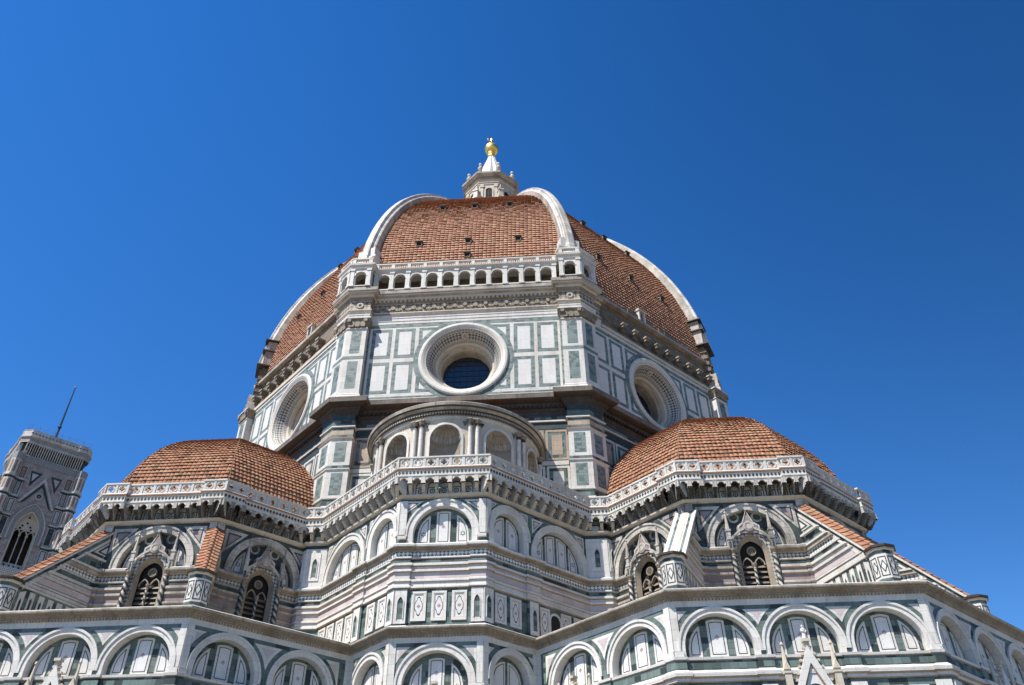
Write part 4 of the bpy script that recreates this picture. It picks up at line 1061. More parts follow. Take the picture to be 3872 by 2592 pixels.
def gallery(name, path, runs, wallruns, base=None, bme=None):
    """path: plan points of the parapet face; runs: (F,ua,ub,n,w)"""
    mb = MB(); sweep(mb, path, [(-.8, 31.04, 'grime_shade' if bme else 'aged')]+GPROF[1:]); sweep(mb, path, RPROF)  # tribune soffit is near-black to paint in its shade
    if base: sweep(mb, base, [(-1.6, 31.055, 'cream'), (.0, 31.055, None), (0, 31.9, 'aged'), (-1.6, 31.905, 'aged')])
    for F, ua, ub, n, w in runs:
        st = (ub-ua)/n
        for i in range(n): fringe(mb, F, ua+i*st, ua+(i+1)*st, w)
        m_ = int((ub-ua)/.27)
        for i in range(m_): F.diamond(mb, ua+(i+.5)*(ub-ua)/m_, 31.435, .115, .15, w-.01, w+.01, 'green_dark')
    for F, ua, ub, n, w0 in wallruns:                # wall band behind the brackets
        F.quad(mb, [(ua, 29.9, w0), (ub, 29.9, w0), (ub, 31.05, w0), (ua, 31.05, w0)], 'aged' if bme else 'white')
        st = (ub-ua)/n
        for i in range(n):
            c = ua+(i+.5)*st
            F.frame(mb, c-st*.42, c+st*.42, 29.98, 30.6, .06, w0-.01, w0+.02, 'green_dark'); F.disk_ring(mb, c, 30.29, .13, .2, w0-.01, w0+.015, 'green_dark', 12); F.disk(mb, c, 30.29, .06, w0-.01, w0+.015, 'green_dark', 8)
            F.ring(mb, c, 30.66, st*.33, st*.42, w0-.01, w0+.02, 'green_dark', 10)
    o = mb.obj(name, duomo)
    for F, ua, ub, n, w in runs:
        st = (ub-ua)/n
        for i in range(n):
            b = bpy.data.objects.new('balustrade_panel', bp_me); col.objects.link(b); b.parent = o
            b.matrix_basis = place(F, ua+(i+.5)*st, 0, w-.02) @ Matrix.Scale(st, 4, (1, 0, 0))
        for i in range(n+1):
            b = bpy.data.objects.new('bracket', bme or brk_me); col.objects.link(b); b.parent = o
            b.matrix_basis = place(F, ua+i*st, 0, w-.78)
    sw = MB()
    return o
# string course under the brackets belongs to the walls
def string_course(path, parent):
    mb = MB(); sweep(mb, path, [(0, 29.62, 'green_dark'), (.03, 29.66, 'aged'), (.1, 29.74, 'cream'), (.24, 29.82, 'cream'), (.26, 29.94, 'aged'), (-.05, 29.96, 'aged')]); return mb.obj('string_course', parent)
CB_Y, CB_X = 35.27, 3.38
GC = Fa(-90, CB_Y); aG = (CB_X+CB_Y)*math.sqrt(.5); GR = Fa(-45, aG); GL = Fa(-135, aG)
ug = (CB_X-CB_Y)*math.sqrt(.5); GLEN = 10.35
ge = GR.xy(ug+GLEN)
# parapet line crosses the small pier, then meets the tribune parapet
gp = [(CB_X, -CB_Y), ge, (ge[0]+1.75, ge[1])]
TGL = Fa(-135, ATB, K, -K)
cpath = [(-x, y) for x, y in gp[::-1]]+gp
gal_c = gallery('parapet_gallery', cpath, [(GC, -CB_X, CB_X, 7, 0), (GR, ug, ug+GLEN, 11, 0), (GL, -ug-GLEN, -ug, 11, 0), (Fa(-90, -ge[1]), ge[0], ge[0]+1.75, 2, 0), (Fa(-90, -ge[1]), -ge[0]-1.75, -ge[0], 2, 0)],
    [(FC, -CWX, CWX, 7, .015), (FR, uR0, uR0+LEN, 11, .015), (FL, uL1-LEN, uL1, 11, .015)])
string_course([FC.xy(-CWX)]and([(-x, y) for x, y in [PIER[2], PIER[1], pa, (CWX, -CWY)]]+[(CWX, -CWY), pa, PIER[1], PIER[2]]), sb_o)
def trib_gallery(cx, cy, faces, jog_l=True, jog_r=True):
    hw = ATB*TAN; J = .26; JW = 1.75
    path = []; runs = []; wr = []
    for k, na in enumerate(faces):
        F = Fa(na, ATB, cx, cy); h2 = (ATB+J)*TAN
        c0 = (k > 0) or jog_l; c1 = (k < len(faces)-1) or jog_r
        if k == 0 and jog_l: path.append(F.xy(-h2, J))
        if c0: path += [F.xy(-h2+JW, J), F.xy(-h2+JW)]
        else: path.append(F.xy(-hw))
        if c1: path += [F.xy(h2-JW), F.xy(h2-JW, J), F.xy(h2, J)]
        else: path.append(F.xy(hw))
        if c0: runs.append((F, -h2, -h2+JW, 2, J))
        runs.append((F, -h2+JW if c0 else -hw, h2-JW if c1 else hw, 6 if (c0 and c1) else 8, 0))
        if c1: runs.append((F, h2-JW, h2, 2, J))
        W_ = Fa(na, AT, cx, cy); wr.append((W_, -AT*TAN, AT*TAN, 10, .015))
    MB.remap = {'cream': 'grime_shade', 'white_wall': 'aged'}  # painted shade for the ceiling under the tribune parapet
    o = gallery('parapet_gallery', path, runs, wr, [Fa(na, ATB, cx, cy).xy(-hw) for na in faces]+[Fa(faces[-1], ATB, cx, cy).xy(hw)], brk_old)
    MB.remap = {}
    return o
gal_r = trib_gallery(K, -K, (-135, -90, -45, 0), False, True)
gal_l = trib_gallery(-K, -K, (-180, -135, -90, -45), True, False)
string_course([Fa(na, AT, K, -K).xy(-AT*TAN) for na in (-135, -90, -45, 0, 45)], wallR)
string_course([Fa(na, AT, -K, -K).xy(-AT*TAN) for na in (-180, -135, -90, -45, 0)], wallL)

# tribune domes
TRC, TZC, TRR = .8, 31.3, 10.15
def tdome(cx, cy, mats):
    rows = tile_rows(lambda p: (TRC+TRR*math.cos(p), TZC+TRR*math.sin(p)), math.asin(.5/TRR), math.asin(.995), 0.40/TRR)
    root = bpy.data.objects.new('tribune_dome', None); col.objects.link(root); root.parent = duomo; root.location = (cx, cy, 0)
    s0 = tile_segment('tiled_segment', 0, rows, .345, root, 'tile_old', lift=.095)
    for i in (-2, -1, 1, 2, 3, -3, 4): dup(s0, root, rotz(45*i))
    hb = MB()
    for a in range(8):
        an = R_(-112.5+45*a); P = []
        for j in range(25):
            p = math.asin(.5/TRR)+(math.asin(.99)-math.asin(.5/TRR))*j/24; r = TRC+TRR*math.cos(p)+.02; P.append((r*math.cos(an), r*math.sin(an), TZC+TRR*math.sin(p)))
        tube(hb, P, .06, 'tile_old', 6)
    hb.obj('hip_tiles', root)
    F = MB(); sweep(F, octo(9.6), [(0, 29.5, 'aged'), (0, 31.7, 'aged')], True); F.obj('dome_base', root)
    return root
td_r = tdome(K, -K, 0); td_l = tdome(-K, -K, 0)
fl = MB()
for sx in (-1, 1): fl.poly([(sx*K+x, -K+y, 31.6) for x, y in octo(11.0)], 'aged')
fl.poly([(-12, -25, 31.6), (-3, -35, 31.6), (3, -35, 31.6), (12, -25, 31.6), (12, -20, 31.6), (-12, -20, 31.6)], 'aged')
fl.obj('terrace_roof', duomo)

# ---------------------------------------------------------------- radial buttresses
def buttress(cx, cy, ang, tiled):
    mb = MB()
    R0, Z0, R1, Z1 = 10.3, 29.75, 16.5, 23.4
    sl = (Z1-Z0)/(R1-R0); rz = lambda z: R0+(z-Z0)/sl
    half = .52
    # side facades: radial axis along +u on one side
    sides = []
    for s_ in (-1, 1):
        na = ang+90*s_; F = Fa(na, half, cx, cy)
        sg = F.t[0]*math.cos(R_(ang))+F.t[1]*math.sin(R_(ang)); sides.append((F, sg))
        U = lambda r: r*sg
        def pr(pts, w0, w1, mat):
            P = [(U(r), z) for r, z in pts]
            if sg < 0: P = P[::-1]
            F.prism(mb, P, w0, w1, mat)
        pr([(9.8, 19.9), (17.4, 19.9), (17.4, 22.9), (R1, Z1), (R0, Z0), (9.8, Z0)], -.2, 0, 'green')
        zs = [(23.0, 23.14, .12, 'white'), (23.2, 23.42, .04, 'white'), (23.46, 23.58, .1, 'white'), (23.64, 24.08, .03, 'pink'), (24.12, 24.28, .14, 'white'), (24.34, 24.5, .05, 'white'), (24.55, 24.72, .18, 'white'), (25.1, 25.2, .09, 'white'), (25.24, 25.6, .03, 'frieze'), (25.62, 25.86, .2, 'aged'), (25.9, 26.05, .3, 'white'), (26.75, 26.9, .22, 'white')]
        for z0, z1, w, mm in zs: pr([(10.0, z0), (rz(z0)-.35, z0), (rz(z1)-.35, z1), (10.0, z1)], -.05, w, mm)
        # stripe along the slope and small triangle
        pr([(R0+.1, Z0-.75), (R1-.2, Z1-.55), (R1-.2, Z1-.3), (R0+.1, Z0-.5)], -.05, .05, 'white')
        pr([(10.7, 27.2), (12.0, 27.2), (10.7, 28.6)], -.05, .04, 'white'); pr([(10.85, 27.3), (11.75, 27.3), (10.85, 28.3)], -.05, .048, 'green_dark'); pr([(10.98, 27.4), (11.5, 27.4), (10.98, 27.95)], -.05, .056, 'white_clean')
        for i in range(9):                            # plinth strips with lancets
            r0 = 10.9+i*.72; zt = min(22.9, Z0+sl*(r0+.45-R0)-.85)
            if zt < 20.6: continue
            pr([(r0, 20.2), (r0+.42, 20.2), (r0+.42, zt), (r0, zt+.2 if zt < 22.9 else zt)], -.05, .03, 'white')
            if zt > 21.6: pr([(r0+.13, 20.3), (r0+.29, 20.3), (r0+.29, zt-.55), (r0+.21, zt-.35), (r0+.13, zt-.55)], -.05, .036, 'green_dark')
    body = mb.obj('buttress', duomo)
    # coping
    cp_ = MB()
    d = (math.cos(R_(ang)), math.sin(R_(ang))); t = (-d[1], d[0])
    def W(r, lat, z): return (cx+d[0]*r+t[0]*lat, cy+d[1]*r+t[1]*lat, z)
    L = math.hypot(R1-R0, Z1-Z0); er, ez = (R1-R0)/L, (Z1-Z0)/L; nr_, nz_ = -ez, er
    def Q(s, lat, h): return W(R0+er*s+nr_*h, lat, Z0+ez*s+nz_*h)
    def slab(l0, l1, h0, h1, mat, s0=-.2, s1=L+.25):
        P = [Q(s0, l0, h1), Q(s0, l1, h1), Q(s1, l1, h1), Q(s1, l0, h1)]; B = [Q(s0, l0, h0), Q(s0, l1, h0), Q(s1, l1, h0), Q(s1, l0, h0)]
        cp_.poly([P[0], P[3], P[2], P[1]], mat, [(0, 0), (0, 5), (l1-l0, 5), (l1-l0, 0)]); cp_.poly(B, mat)
        for i in range(4): cp_.poly([B[i], B[(i+1) % 4], P[(i+1) % 4], P[i]], mat)
    if tiled:
        slab(-.66, .66, -.05, .10, 'white')
        n = 17; st = (L+.3)/n
        for i in range(n):
            s0 = -.2+i*st; s1 = s0+st*1.02; t_ = random.random()
            for sg in (-1, 1):
                for (la, lb, ha, hb) in ((.0, .33, .34, .27), (.33, .66, .24, .14)):
                    tt = random.random()
                    a0, a1 = sg*la, sg*lb
                    Pq = [Q(s0, a0, ha-.03), Q(s0, a1, hb-.03), Q(s1, a1, hb+.04), Q(s1, a0, ha+.04)]
                    cp_.poly(Pq if sg > 0 else Pq[::-1], 'tile_old', [(tt, .5)]*4)
                    E = [Q(s1, a0, ha+.04), Q(s1, a1, hb+.04), Q(s1, a1, hb-.06), Q(s1, a0, ha-.06)]
                    cp_.poly(E, 'tile_old', [(tt, .5)]*4)
                    cp_.poly([Q(s0, a1, hb-.03), Q(s0, a1, .08), Q(s1, a1, .08), Q(s1, a1, hb+.04)], 'tile_old', [(tt, .5)]*4)
            tt = random.random()                       # ridge tile
            for q in range(4):
                b0, b1 = -1+q*.5, -1+(q+1)*.5; hh = lambda b: .30+.13*math.sqrt(max(0, 1-b*b*.95))
                cp_.poly([Q(s0, b0*.15, hh(b0)-.02), Q(s0, b1*.15, hh(b1)-.02), Q(s1, b1*.15, hh(b1)+.05), Q(s1, b0*.15, hh(b0)+.05)], 'tile_old', [(tt, .5)]*4)
            cp_.poly([Q(s1, -.15, .3), Q(s1, -.08, .46), Q(s1, .08, .46), Q(s1, .15, .3)], 'tile_old', [(tt, .5)]*4)
        cp_.obj('tiled_coping', body)
    else:
        slab(-.8, .8, -.05, .12, 'white'); slab(-.52, -.34, .1, .135, 'green', -.15, L+.2); slab(.34, .52, .1, .135, 'green', -.15, L+.2)
        slab(-.2, .2, .1, .16, 'cream', -.15, L+.2)
        cp_.obj('marble_coping', body)
    # end pier
    ep = MB(); c = W(17.0, 0, 0); path = [(c[0]+.77*math.cos(R_(ang+22.5+45*i)), c[1]+.77*math.sin(R_(ang+22.5+45*i))) for i in range(8)]
    sweep(ep, path, [(.12, 19.8, 'white'), (.12, 20.25, 'white'), (0, 20.4, 'green'), (0, 21.2, 'white'), (.0, 22.75, 'green'), (0, 23.0, 'white'), (.08, 23.05, 'aged'), (.14, 23.12, 'grime_shade'), (.22, 23.18, 'grime_shade'), (.23, 23.3, 'grime_shade'), (.0, 23.42, 'grime_shade'), (-.76, 23.55, 'grime_shade')], True)
    for i in range(8):
        na = ang+45*i; ap = .77*COS; F = Fa(na, ap, c[0], c[1]); h = ap*TAN
        F.frame(ep, -h+.05, h-.05, 21.35, 22.6, .06, -.02, .012, 'green_dark')
        F.diamond(ep, 0, 21.97, .2, .42, -.01, .012, 'green_dark'); F.diamond(ep, 0, 21.97, .13, .29, -.01, .018, 'white_clean')
    ep.obj('end_pier', body)
    return body
for ang, tl in ((-112.5, False), (-67.5, True), (-22.5, True), (22.5, True)): buttress(K, -K, ang, tl)
for ang, tl in ((-112.5, True), (-67.5, True), (-157.5, True)): buttress(-K, -K, ang, tl)

# ---------------------------------------------------------------- lower chapel ring
AL = 17.75; LWY, LWX = 34.72, 3.0
LF = Fa(-90, LWY); aL_ = (LWX+LWY)*math.sqrt(.5); LR = Fa(-45, aL_); LL = Fa(-135, aL_)
uq = (LWX-LWY)*math.sqrt(.5)
def meet(F1, F2):
    # intersection of two facade lines
    a1, b1, c1_ = F1.n[0], F1.n[1], F1.a+F1.n[0]*F1.c[0]+F1.n[1]*F1.c[1]
    a2, b2, c2_ = F2.n[0], F2.n[1], F2.a+F2.n[0]*F2.c[0]+F2.n[1]*F2.c[1]
    D = a1*b2-a2*b1; return ((c1_*b2-c2_*b1)/D, (a1*c2_-a2*c1_)/D)
R1 = Fa(-135, AL, K, -K); R2 = Fa(-90, AL, K, -K); R3 = Fa(-45, AL, K, -K); R4 = Fa(0, AL, K, -K)
L1 = Fa(-45, AL, -K, -K); L2 = Fa(-90, AL, -K, -K); L3 = Fa(-135, AL, -K, -K); L4 = Fa(180, AL, -K, -K)
pR = [(LWX, -LWY), meet(LR, R1), meet(R1, R2), meet(R2, R3), meet(R3, R4), R4.xy(9)]
pL = [(-x, y) for x, y in pR]
lowpath = pL[::-1]+pR
hwL = AL*TAN
MB.remap = BR
lw = MB()
LOW_B = 16.42
sweep(lw, lowpath, [(0, 0, 'white'), (0, 5, 'green'), (0, 9.6, 'white'), (.15, 9.7, 'white'), (.15, 9.9, 'white'), (-.1, 10, 'white')])
def low_jogs(w):
    P = []
    for F, ua, ub, piers in ((L3, -hwL, hwL, (-2.375, 2.375)), (L2, -hwL, hwL, (-2.375, 2.375)), (L1, -hwL, LU, (-2.0,)), (LL, -LQ, -uq, ()), (LF, -LWX, LWX, ()), (LR, uq, LQ, ()), (R1, -LU, hwL, (2.0,)), (R2, -hwL, hwL, (-2.375, 2.375)), (R3, -hwL, hwL, (-2.375, 2.375))):
        a_in, b_in = (F is LL or F is R1), (F is L1 or F is LR)                      # reentrant ends carry no pier
        e = .55 if F not in (LL, LF, LR) else .42
        t_ = w*TAN
        if a_in: P.append(F.xy(ua))
        else: P += [F.xy(ua-t_, w), F.xy(ua+e, w), F.xy(ua+e)]
        for c in piers: P += [F.xy(c-.42), F.xy(c-.42, w), F.xy(c+.42, w), F.xy(c+.42)]
        if not b_in: P += [F.xy(ub-e), F.xy(ub-e, w)]
        else: pass
    F = R3; P.append(F.xy(hwL+w*TAN, w))
    return P
LU = -((lambda p: (p[0]-R1.c[0])*R1.t[0]+(p[1]-R1.c[1])*R1.t[1])(meet(LR, R1))); LQ = (lambda p: p[0]*LR.t[0]+p[1]*LR.t[1])(meet(LR, R1))
sweep(lw, low_jogs(.14), [(0, 10, 'green'), (0, 15.0, 'brown_panel'), (.1, 15.05, 'white'), (.12, 15.2, 'brown_panel'), (.24, 15.3, 'white'), (.26, 15.5, 'white'), (.03, 15.68, 'green'), (.03, 16.2, 'brown_panel'), (.1, 16.24, 'white'), (.12, 16.38, 'white'), (-.5, LOW_B+.02, 'white')])
sweep(lw, lowpath, [(0, 19.3, 'white'), (.04, 19.3, 'white'), (.04, 19.58, 'white'), (.1, 19.62, 'carved'), (.2, 19.72, 'carved'), (.26, 19.86, 'carved'), (.42, 19.98, 'carved'), (.5, 20.05, 'aged'), (.56, 20.1, 'aged'), (.57, 20.2, 'white'), (.5, 20.25, 'aged'), (-.6, 20.35, 'aged'), (-7.0, 20.4, 'aged')])
chap = lw.obj('chapel_wall', duomo)
lsp = MB(); dn = MB()
VS, RI, RO = 16.85, 1.97, 2.37
PAN = [(-1.72, -.95, 1.72, ''), (-.52, .52, 1.78, 'q'), (.95, 1.72, 1.72, '')]
def chapel_face(F, ua, ub, arcs):
    """arcs: (uc, ri, ro)"""
    edges = [ua]+[(arcs[i][0]+arcs[i+1][0])/2 for i in range(len(arcs)-1)]+[ub]
    for i, (uc, ri, ro) in enumerate(arcs):
        vs = 19.28-ro
        pan = PAN if ri > 1.6 else [(-ri+.28, -.1, ri-.28, ''), (.1, ri-.28, ri-.28, '')]
        blind_arch(F, uc, vs, ri, ro, LOW_B, pan, chap, w_in=-.55)
        line = [(uc-ro+.16, LOW_B)]+F.arc(uc, vs, ro-.16, 24)+[(uc+ro-.16, LOW_B)]
        F.spandrel(lsp, line, edges[i], edges[i+1], LOW_B, 19.35, 0, 'green')
        for s_ in (-1, 1):
            e = edges[i+1] if s_ > 0 else edges[i]
            inner = (s_ > 0 and i < len(arcs)-1) or (s_ < 0 and i > 0)
            k_ = abs(e-uc)-(.0 if inner else .42)
            if k_ < 1.0: continue
            a_ = k_ - (.0 if inner else 0)
            zt = 19.05
            # curved-sided white triangle with a pink heart, hugging the arch
            rr = ro+.3; ue = min(a_, rr*.985)
            pts = []
            us = math.sqrt(max(0, rr*rr-(zt-vs)**2))
            if us >= ue-.1: continue
            for q in range(7):
                u = us+(ue-us)*q/6; pts.append((u, vs+math.sqrt(max(0, rr*rr-u*u))))
            P = [(u, z) for u, z in pts]+[(ue, zt)]
            if inner: 
                pass
            cc = (sum(p[0] for p in P)/len(P), sum(p[1] for p in P)/len(P))
            for kk, mm, ww in ((1, 'white', .02), (.55, 'pink', .028)):
                Q_ = [(uc+s_*(cc[0]+(p[0]-cc[0])*kk if not inner else (p[0]*kk+(ue)*(1-kk))), cc[1]+.12*(1-kk)+(p[1]-cc[1])*kk) for p in P]
                F.prism(lsp, Q_ if s_ > 0 else Q_[::-1], -.02, ww, mm)
        # dark stone band outside the arch
        F.band(lsp, F.arc(uc, vs, ro-.02, 14, 148, 32), F.arc(uc, vs, ro+.26, 14, 148, 32), -.02, .012, 'green')
    for e, s_ in ((ua, 1), (ub, -1)):
        F.box(lsp, min(e, e+s_*.4), max(e, e+s_*.4), 16.75, 19.3, 0, .07, 'white'); F.box(lsp, min(e-.02*s_, e+s_*.5), max(e-.02*s_, e+s_*.5), LOW_B, 16.7, 0, .16, 'white')
ul = on_face(R1, meet(LR, R1))
chapel_face(LF, -LWX, LWX, [(0, 2.1, 2.58)])
q_ = on_face(LR, meet(LR, R1))
chapel_face(LR, uq, q_, [((uq+q_)/2+.05, 1.55, 1.98)])
chapel_face(LL, -q_, -uq, [(-(uq+q_)/2-.05, 1.55, 1.98)])
chapel_face(R1, ul, hwL, [(-.62, RI, RO), (4.55, RI, RO)])
chapel_face(L1, -hwL, -ul, [(-4.55, RI, RO), (.62, RI, RO)])
for F in (R2, L2, R3, L3, R4, L4): chapel_face(F, -hwL, hwL, [(-4.75, RI, RO), (0, RI, RO), (4.75, RI, RO)])
lsp.obj('chapel_spandrels', chap)
# dentil row of the cornice
for F, ua, ub in ((LF, -LWX, LWX), (LR, uq, q_), (LL, -q_, -uq), (R1, ul, hwL), (L1, -hwL, -ul), (R2, -hwL, hwL), (L2, -hwL, hwL), (R3, -hwL, hwL)):
    n_ = int((ub-ua)/.2)
    for i in range(n_): F.box(dn, ua+i*.2+.03, ua+i*.2+.13, 19.62, 19.72, .05, .2, 'aged')
dn.obj('cornice_dentils', chap)
# pedestal strips and panels between the two string courses
lpan = plinth_panel(1.05, 4.4); lpan_o = lpan.obj('plinth_panel', chap); firstp = True
for F, cs_ in ((R2, (-5.6, -4.2, 4.2, 5.6)), (L2, (-5.6, -4.2, 4.2, 5.6)), (R1, (-1.5, 3.6, 5.2)), (L1, (1.5, -3.6, -5.2)), (R3, (-5.6, -4.2, 4.2, 5.6)), (LF, (-1.4, 1.4))):
    for u in cs_:
        M = place(F, u, 10.2)
        if firstp: lpan_o.matrix_basis = M; firstp = False
        else: dup(lpan_o, chap, M)
llan = lancet_panel(.85, 4.7); ll_o = llan.obj('lancet_panel', chap); firstp = True
for F, cs_ in ((R2, (-6.9, -2.4, 2.4, 6.9)), (L2, (-6.9, -2.4, 2.4, 6.9)), (R1, (2.0, 6.9)), (L1, (-2.0, -6.9)), (LF, (-2.6, 2.6)), (R3, (-6.9, -2.4, 2.4, 6.9))):
    for u in cs_:
        M = place(F, u, 10.1, .15)
        if firstp: ll_o.matrix_basis = M; firstp = False
        else: dup(ll_o, chap, M)
# gabled windows whose tips rise into the arches
def gable_window(tip, slim=1.0):
    mb = MB(); F = Fa(-90, 0)
    zt = tip; sl = 2.25; hb = 4.2
    A = [(-hb/sl, zt-hb), (0, zt), (hb/sl, zt-hb)]
    inn = [(-(hb-.75)/sl, zt-hb), (0, zt-.95), ((hb-.75)/sl, zt-hb)]
    F.band(mb, inn, A, -.1, .34, 'white')
    F.prism(mb, [inn[2], inn[1], inn[0]][::1], -.1, .2, 'white_clean')
    F.band(mb, [(p[0]*.9, p[1]-.1) for p in inn], inn, .18, .28, 'rust')
    F.disk_ring(mb, 0, zt-2.6, .48, .56, .18, .24, 'green_dark', 24)
    for q in range(16):
        t = 2*math.pi*q/16
        F.prism(mb, [(.08*math.cos(t), zt-2.6+.08*math.sin(t)), (.44*math.cos(t+.35), zt-2.6+.44*math.sin(t+.35)), (.44*math.cos(t+.52), zt-2.6+.44*math.sin(t+.52))], .18, .22, 'green_dark')
    # crockets
    for s_ in (-1, 1):
        for i in range(12):
            k = (i+.5)/12; u, z = s_*hb/sl*k, zt-hb*k
            F.prism(mb, [(u, z-.14), (u+.02, z+.12), (u-.06, z+.1)][::1] if s_ < 0 else [(u, z-.14), (u+.06, z+.1), (u-.02, z+.12)], .05, .3, 'cream'); F.disk(mb, u+s_*.1, z+.08, .085, .08, .27, 'cream', 7)
    # the traceried window below
    L = [(-.85, 6.5)]+F.pointed(0, zt-6.0, .85, 1.2, 8)+[(.85, 6.5)]; O = [(-1.45, 6.5)]+F.pointed(0, zt-6.0, 1.45, 2.0, 8)+[(1.45, 6.5)]
    F.band(mb, L, O, -.1, .22, 'white'); F.prism(mb, L[::-1], -.05, .01, 'void')
    F.box(mb, -.08, .08, 6.5, zt-5.6, 0, .1, 'white')
    F.disk(mb, 0, zt+.08, .16, .05, .32, 'cream', 8); F.box(mb, -.2, .2, zt+.2, zt+.36, .0, .42, 'cream')
    return mb
def side_pin(tip):
    mb = MB(); F = Fa(-90, 0)
    F.box(mb, -.17, .17, 6.5, tip-1.5, -.05, .4, 'cream'); F.box(mb, -.2, .2, tip-1.7, tip-1.62, -.05, .44, 'cream')
    F.prism(mb, [(-.2, tip-1.5), (.2, tip-1.5), (0, tip-1.0)], -.05, .44, 'cream')
    lathe(mb, [(.2, tip-1.5), (.04, tip-.15), (.1, tip-.1), (.08, tip), (0, tip+.08)], 0, -.18, 'cream', 6)
    return mb
gw_me = gable_window(16.8).mesh('gable_window'); sp_me = side_pin(17.0).mesh('pinnacle')
def add_gable(F, u, pins=True, dz=0):
    o = bpy.data.objects.new('gable_window', gw_me); col.objects.link(o); o.parent = chap; o.matrix_basis = place(F, u, dz)
    if pins:
        for s_ in (-1, 1):
            p = bpy.data.objects.new('pinnacle', sp_me); col.objects.link(p); p.parent = chap; p.matrix_basis = place(F, u+s_*1.35, dz)
add_gable(R2, 0); add_gable(L2, .1, True, .2); add_gable(R1, -.62); add_gable(LF, 0, True, -.35); add_gable(L1, .62, True, -.3); add_gable(R3, 0)

MB.remap = {}
# marble statue on the gable of the right-hand chapels
def statue(F, u, z, label):
    mb = MB()
    x, y = F.xy(u, .22)
    # robe: elliptical rings, narrower at the feet, leaning weight on one leg
    prof = [(.15, 0, 0), (.17, .08, 0), (.15, .3, .01), (.155, .5, .02), (.14, .65, .02), (.165, .8, .01), (.17, .92, 0), (.12, 1.0, 0), (.055, 1.04, 0), (.05, 1.08, 0), (.085, 1.13, 0), (.095, 1.19, 0), (.08, 1.26, 0), (.03, 1.30, 0)]
    n = 14
    for j in range(len(prof)-1):
        for i in range(n):
            def p(i_, j_):
                r, h, sx = prof[j_]; a = 2*math.pi*i_/n; fold = 1+(.08*math.cos(5*a) if h < .75 else 0)
                return (sx+r*fold*math.cos(a)*1.1, r*fold*math.sin(a)*.8, h)
            mb.poly([p(i, j), p(i+1, j), p(i+1, j+1), p(i, j+1)], 'white_clean')
    tube(mb, [(-.17, 0, .93), (-.21, -.04, .74), (-.05, -.16, .66), (.04, -.17, .7)], [.06, .055, .045, .035], 'white_clean', 7)
    tube(mb, [(.17, 0, .93), (.22, -.02, .74), (.16, -.12, .6), (.1, -.16, .56)], [.06, .055, .045, .035], 'white_clean', 7)
    o = mb.obj('statue', None, True); o.location = (x, y, z); o.rotation_euler = (0, 0, R_(F.na+90)); o.scale = (.66, .66, .62)
    o['label'] = label; o['category'] = 'statue'
    return o
statue(R2, 0, 17.16, 'small robed white marble statue standing on the tip of a crocketed gable')
# small bronze bell under the gallery
bl = MB(); lathe(bl, [(.02, .55), (.08, .52), (.11, .4), (.13, .2), (.2, .04), (.22, 0), (.0, .02)], 0, 0, 'bronze', 14); tube(bl, [(0, 0, .5), (0, 0, .95)], .025, 'iron', 5)
bo_ = bl.obj('bell', None, True); bo_.location = (-.25, -35.0, 30.15)
bo_['label'] = 'small bronze bell hanging between white brackets under the middle parapet'; bo_['category'] = 'bell'

# bulk behind everything: nave roofs and body so that light does not leak
bk = MB(); sweep(bk, octo(26.3), [(0, 0, 'rough_stone'), (0, 18.5, 'rough_stone')], True)
F = Fa(-135, 30, 0, 0)
def blockbox(x0, x1, y0, y1, z0, z1, mat):
    F = Fa(-90, -y0); F.box(bk, x0, x1, z0, z1, -(y1-y0), 0, mat); bk.poly([(x1, y1, z0), (x0, y1, z0), (x0, y1, z1), (x1, y1, z1)], mat)
for sx in (-1, 1): sweep(bk, octo(9.25, sx*K, -K), [(0, 17, 'green_dark'), (0, 29.6, 'green_dark')], True)
sweep(bk, lowpath, [(-.75, 0, 'green_dark'), (-.75, 20.0, 'green_dark')])
sweep(bk, full, [(-.55, 15, 'green_dark'), (-.55, 31.0, 'green_dark')])
bk.obj('inner_core', duomo)

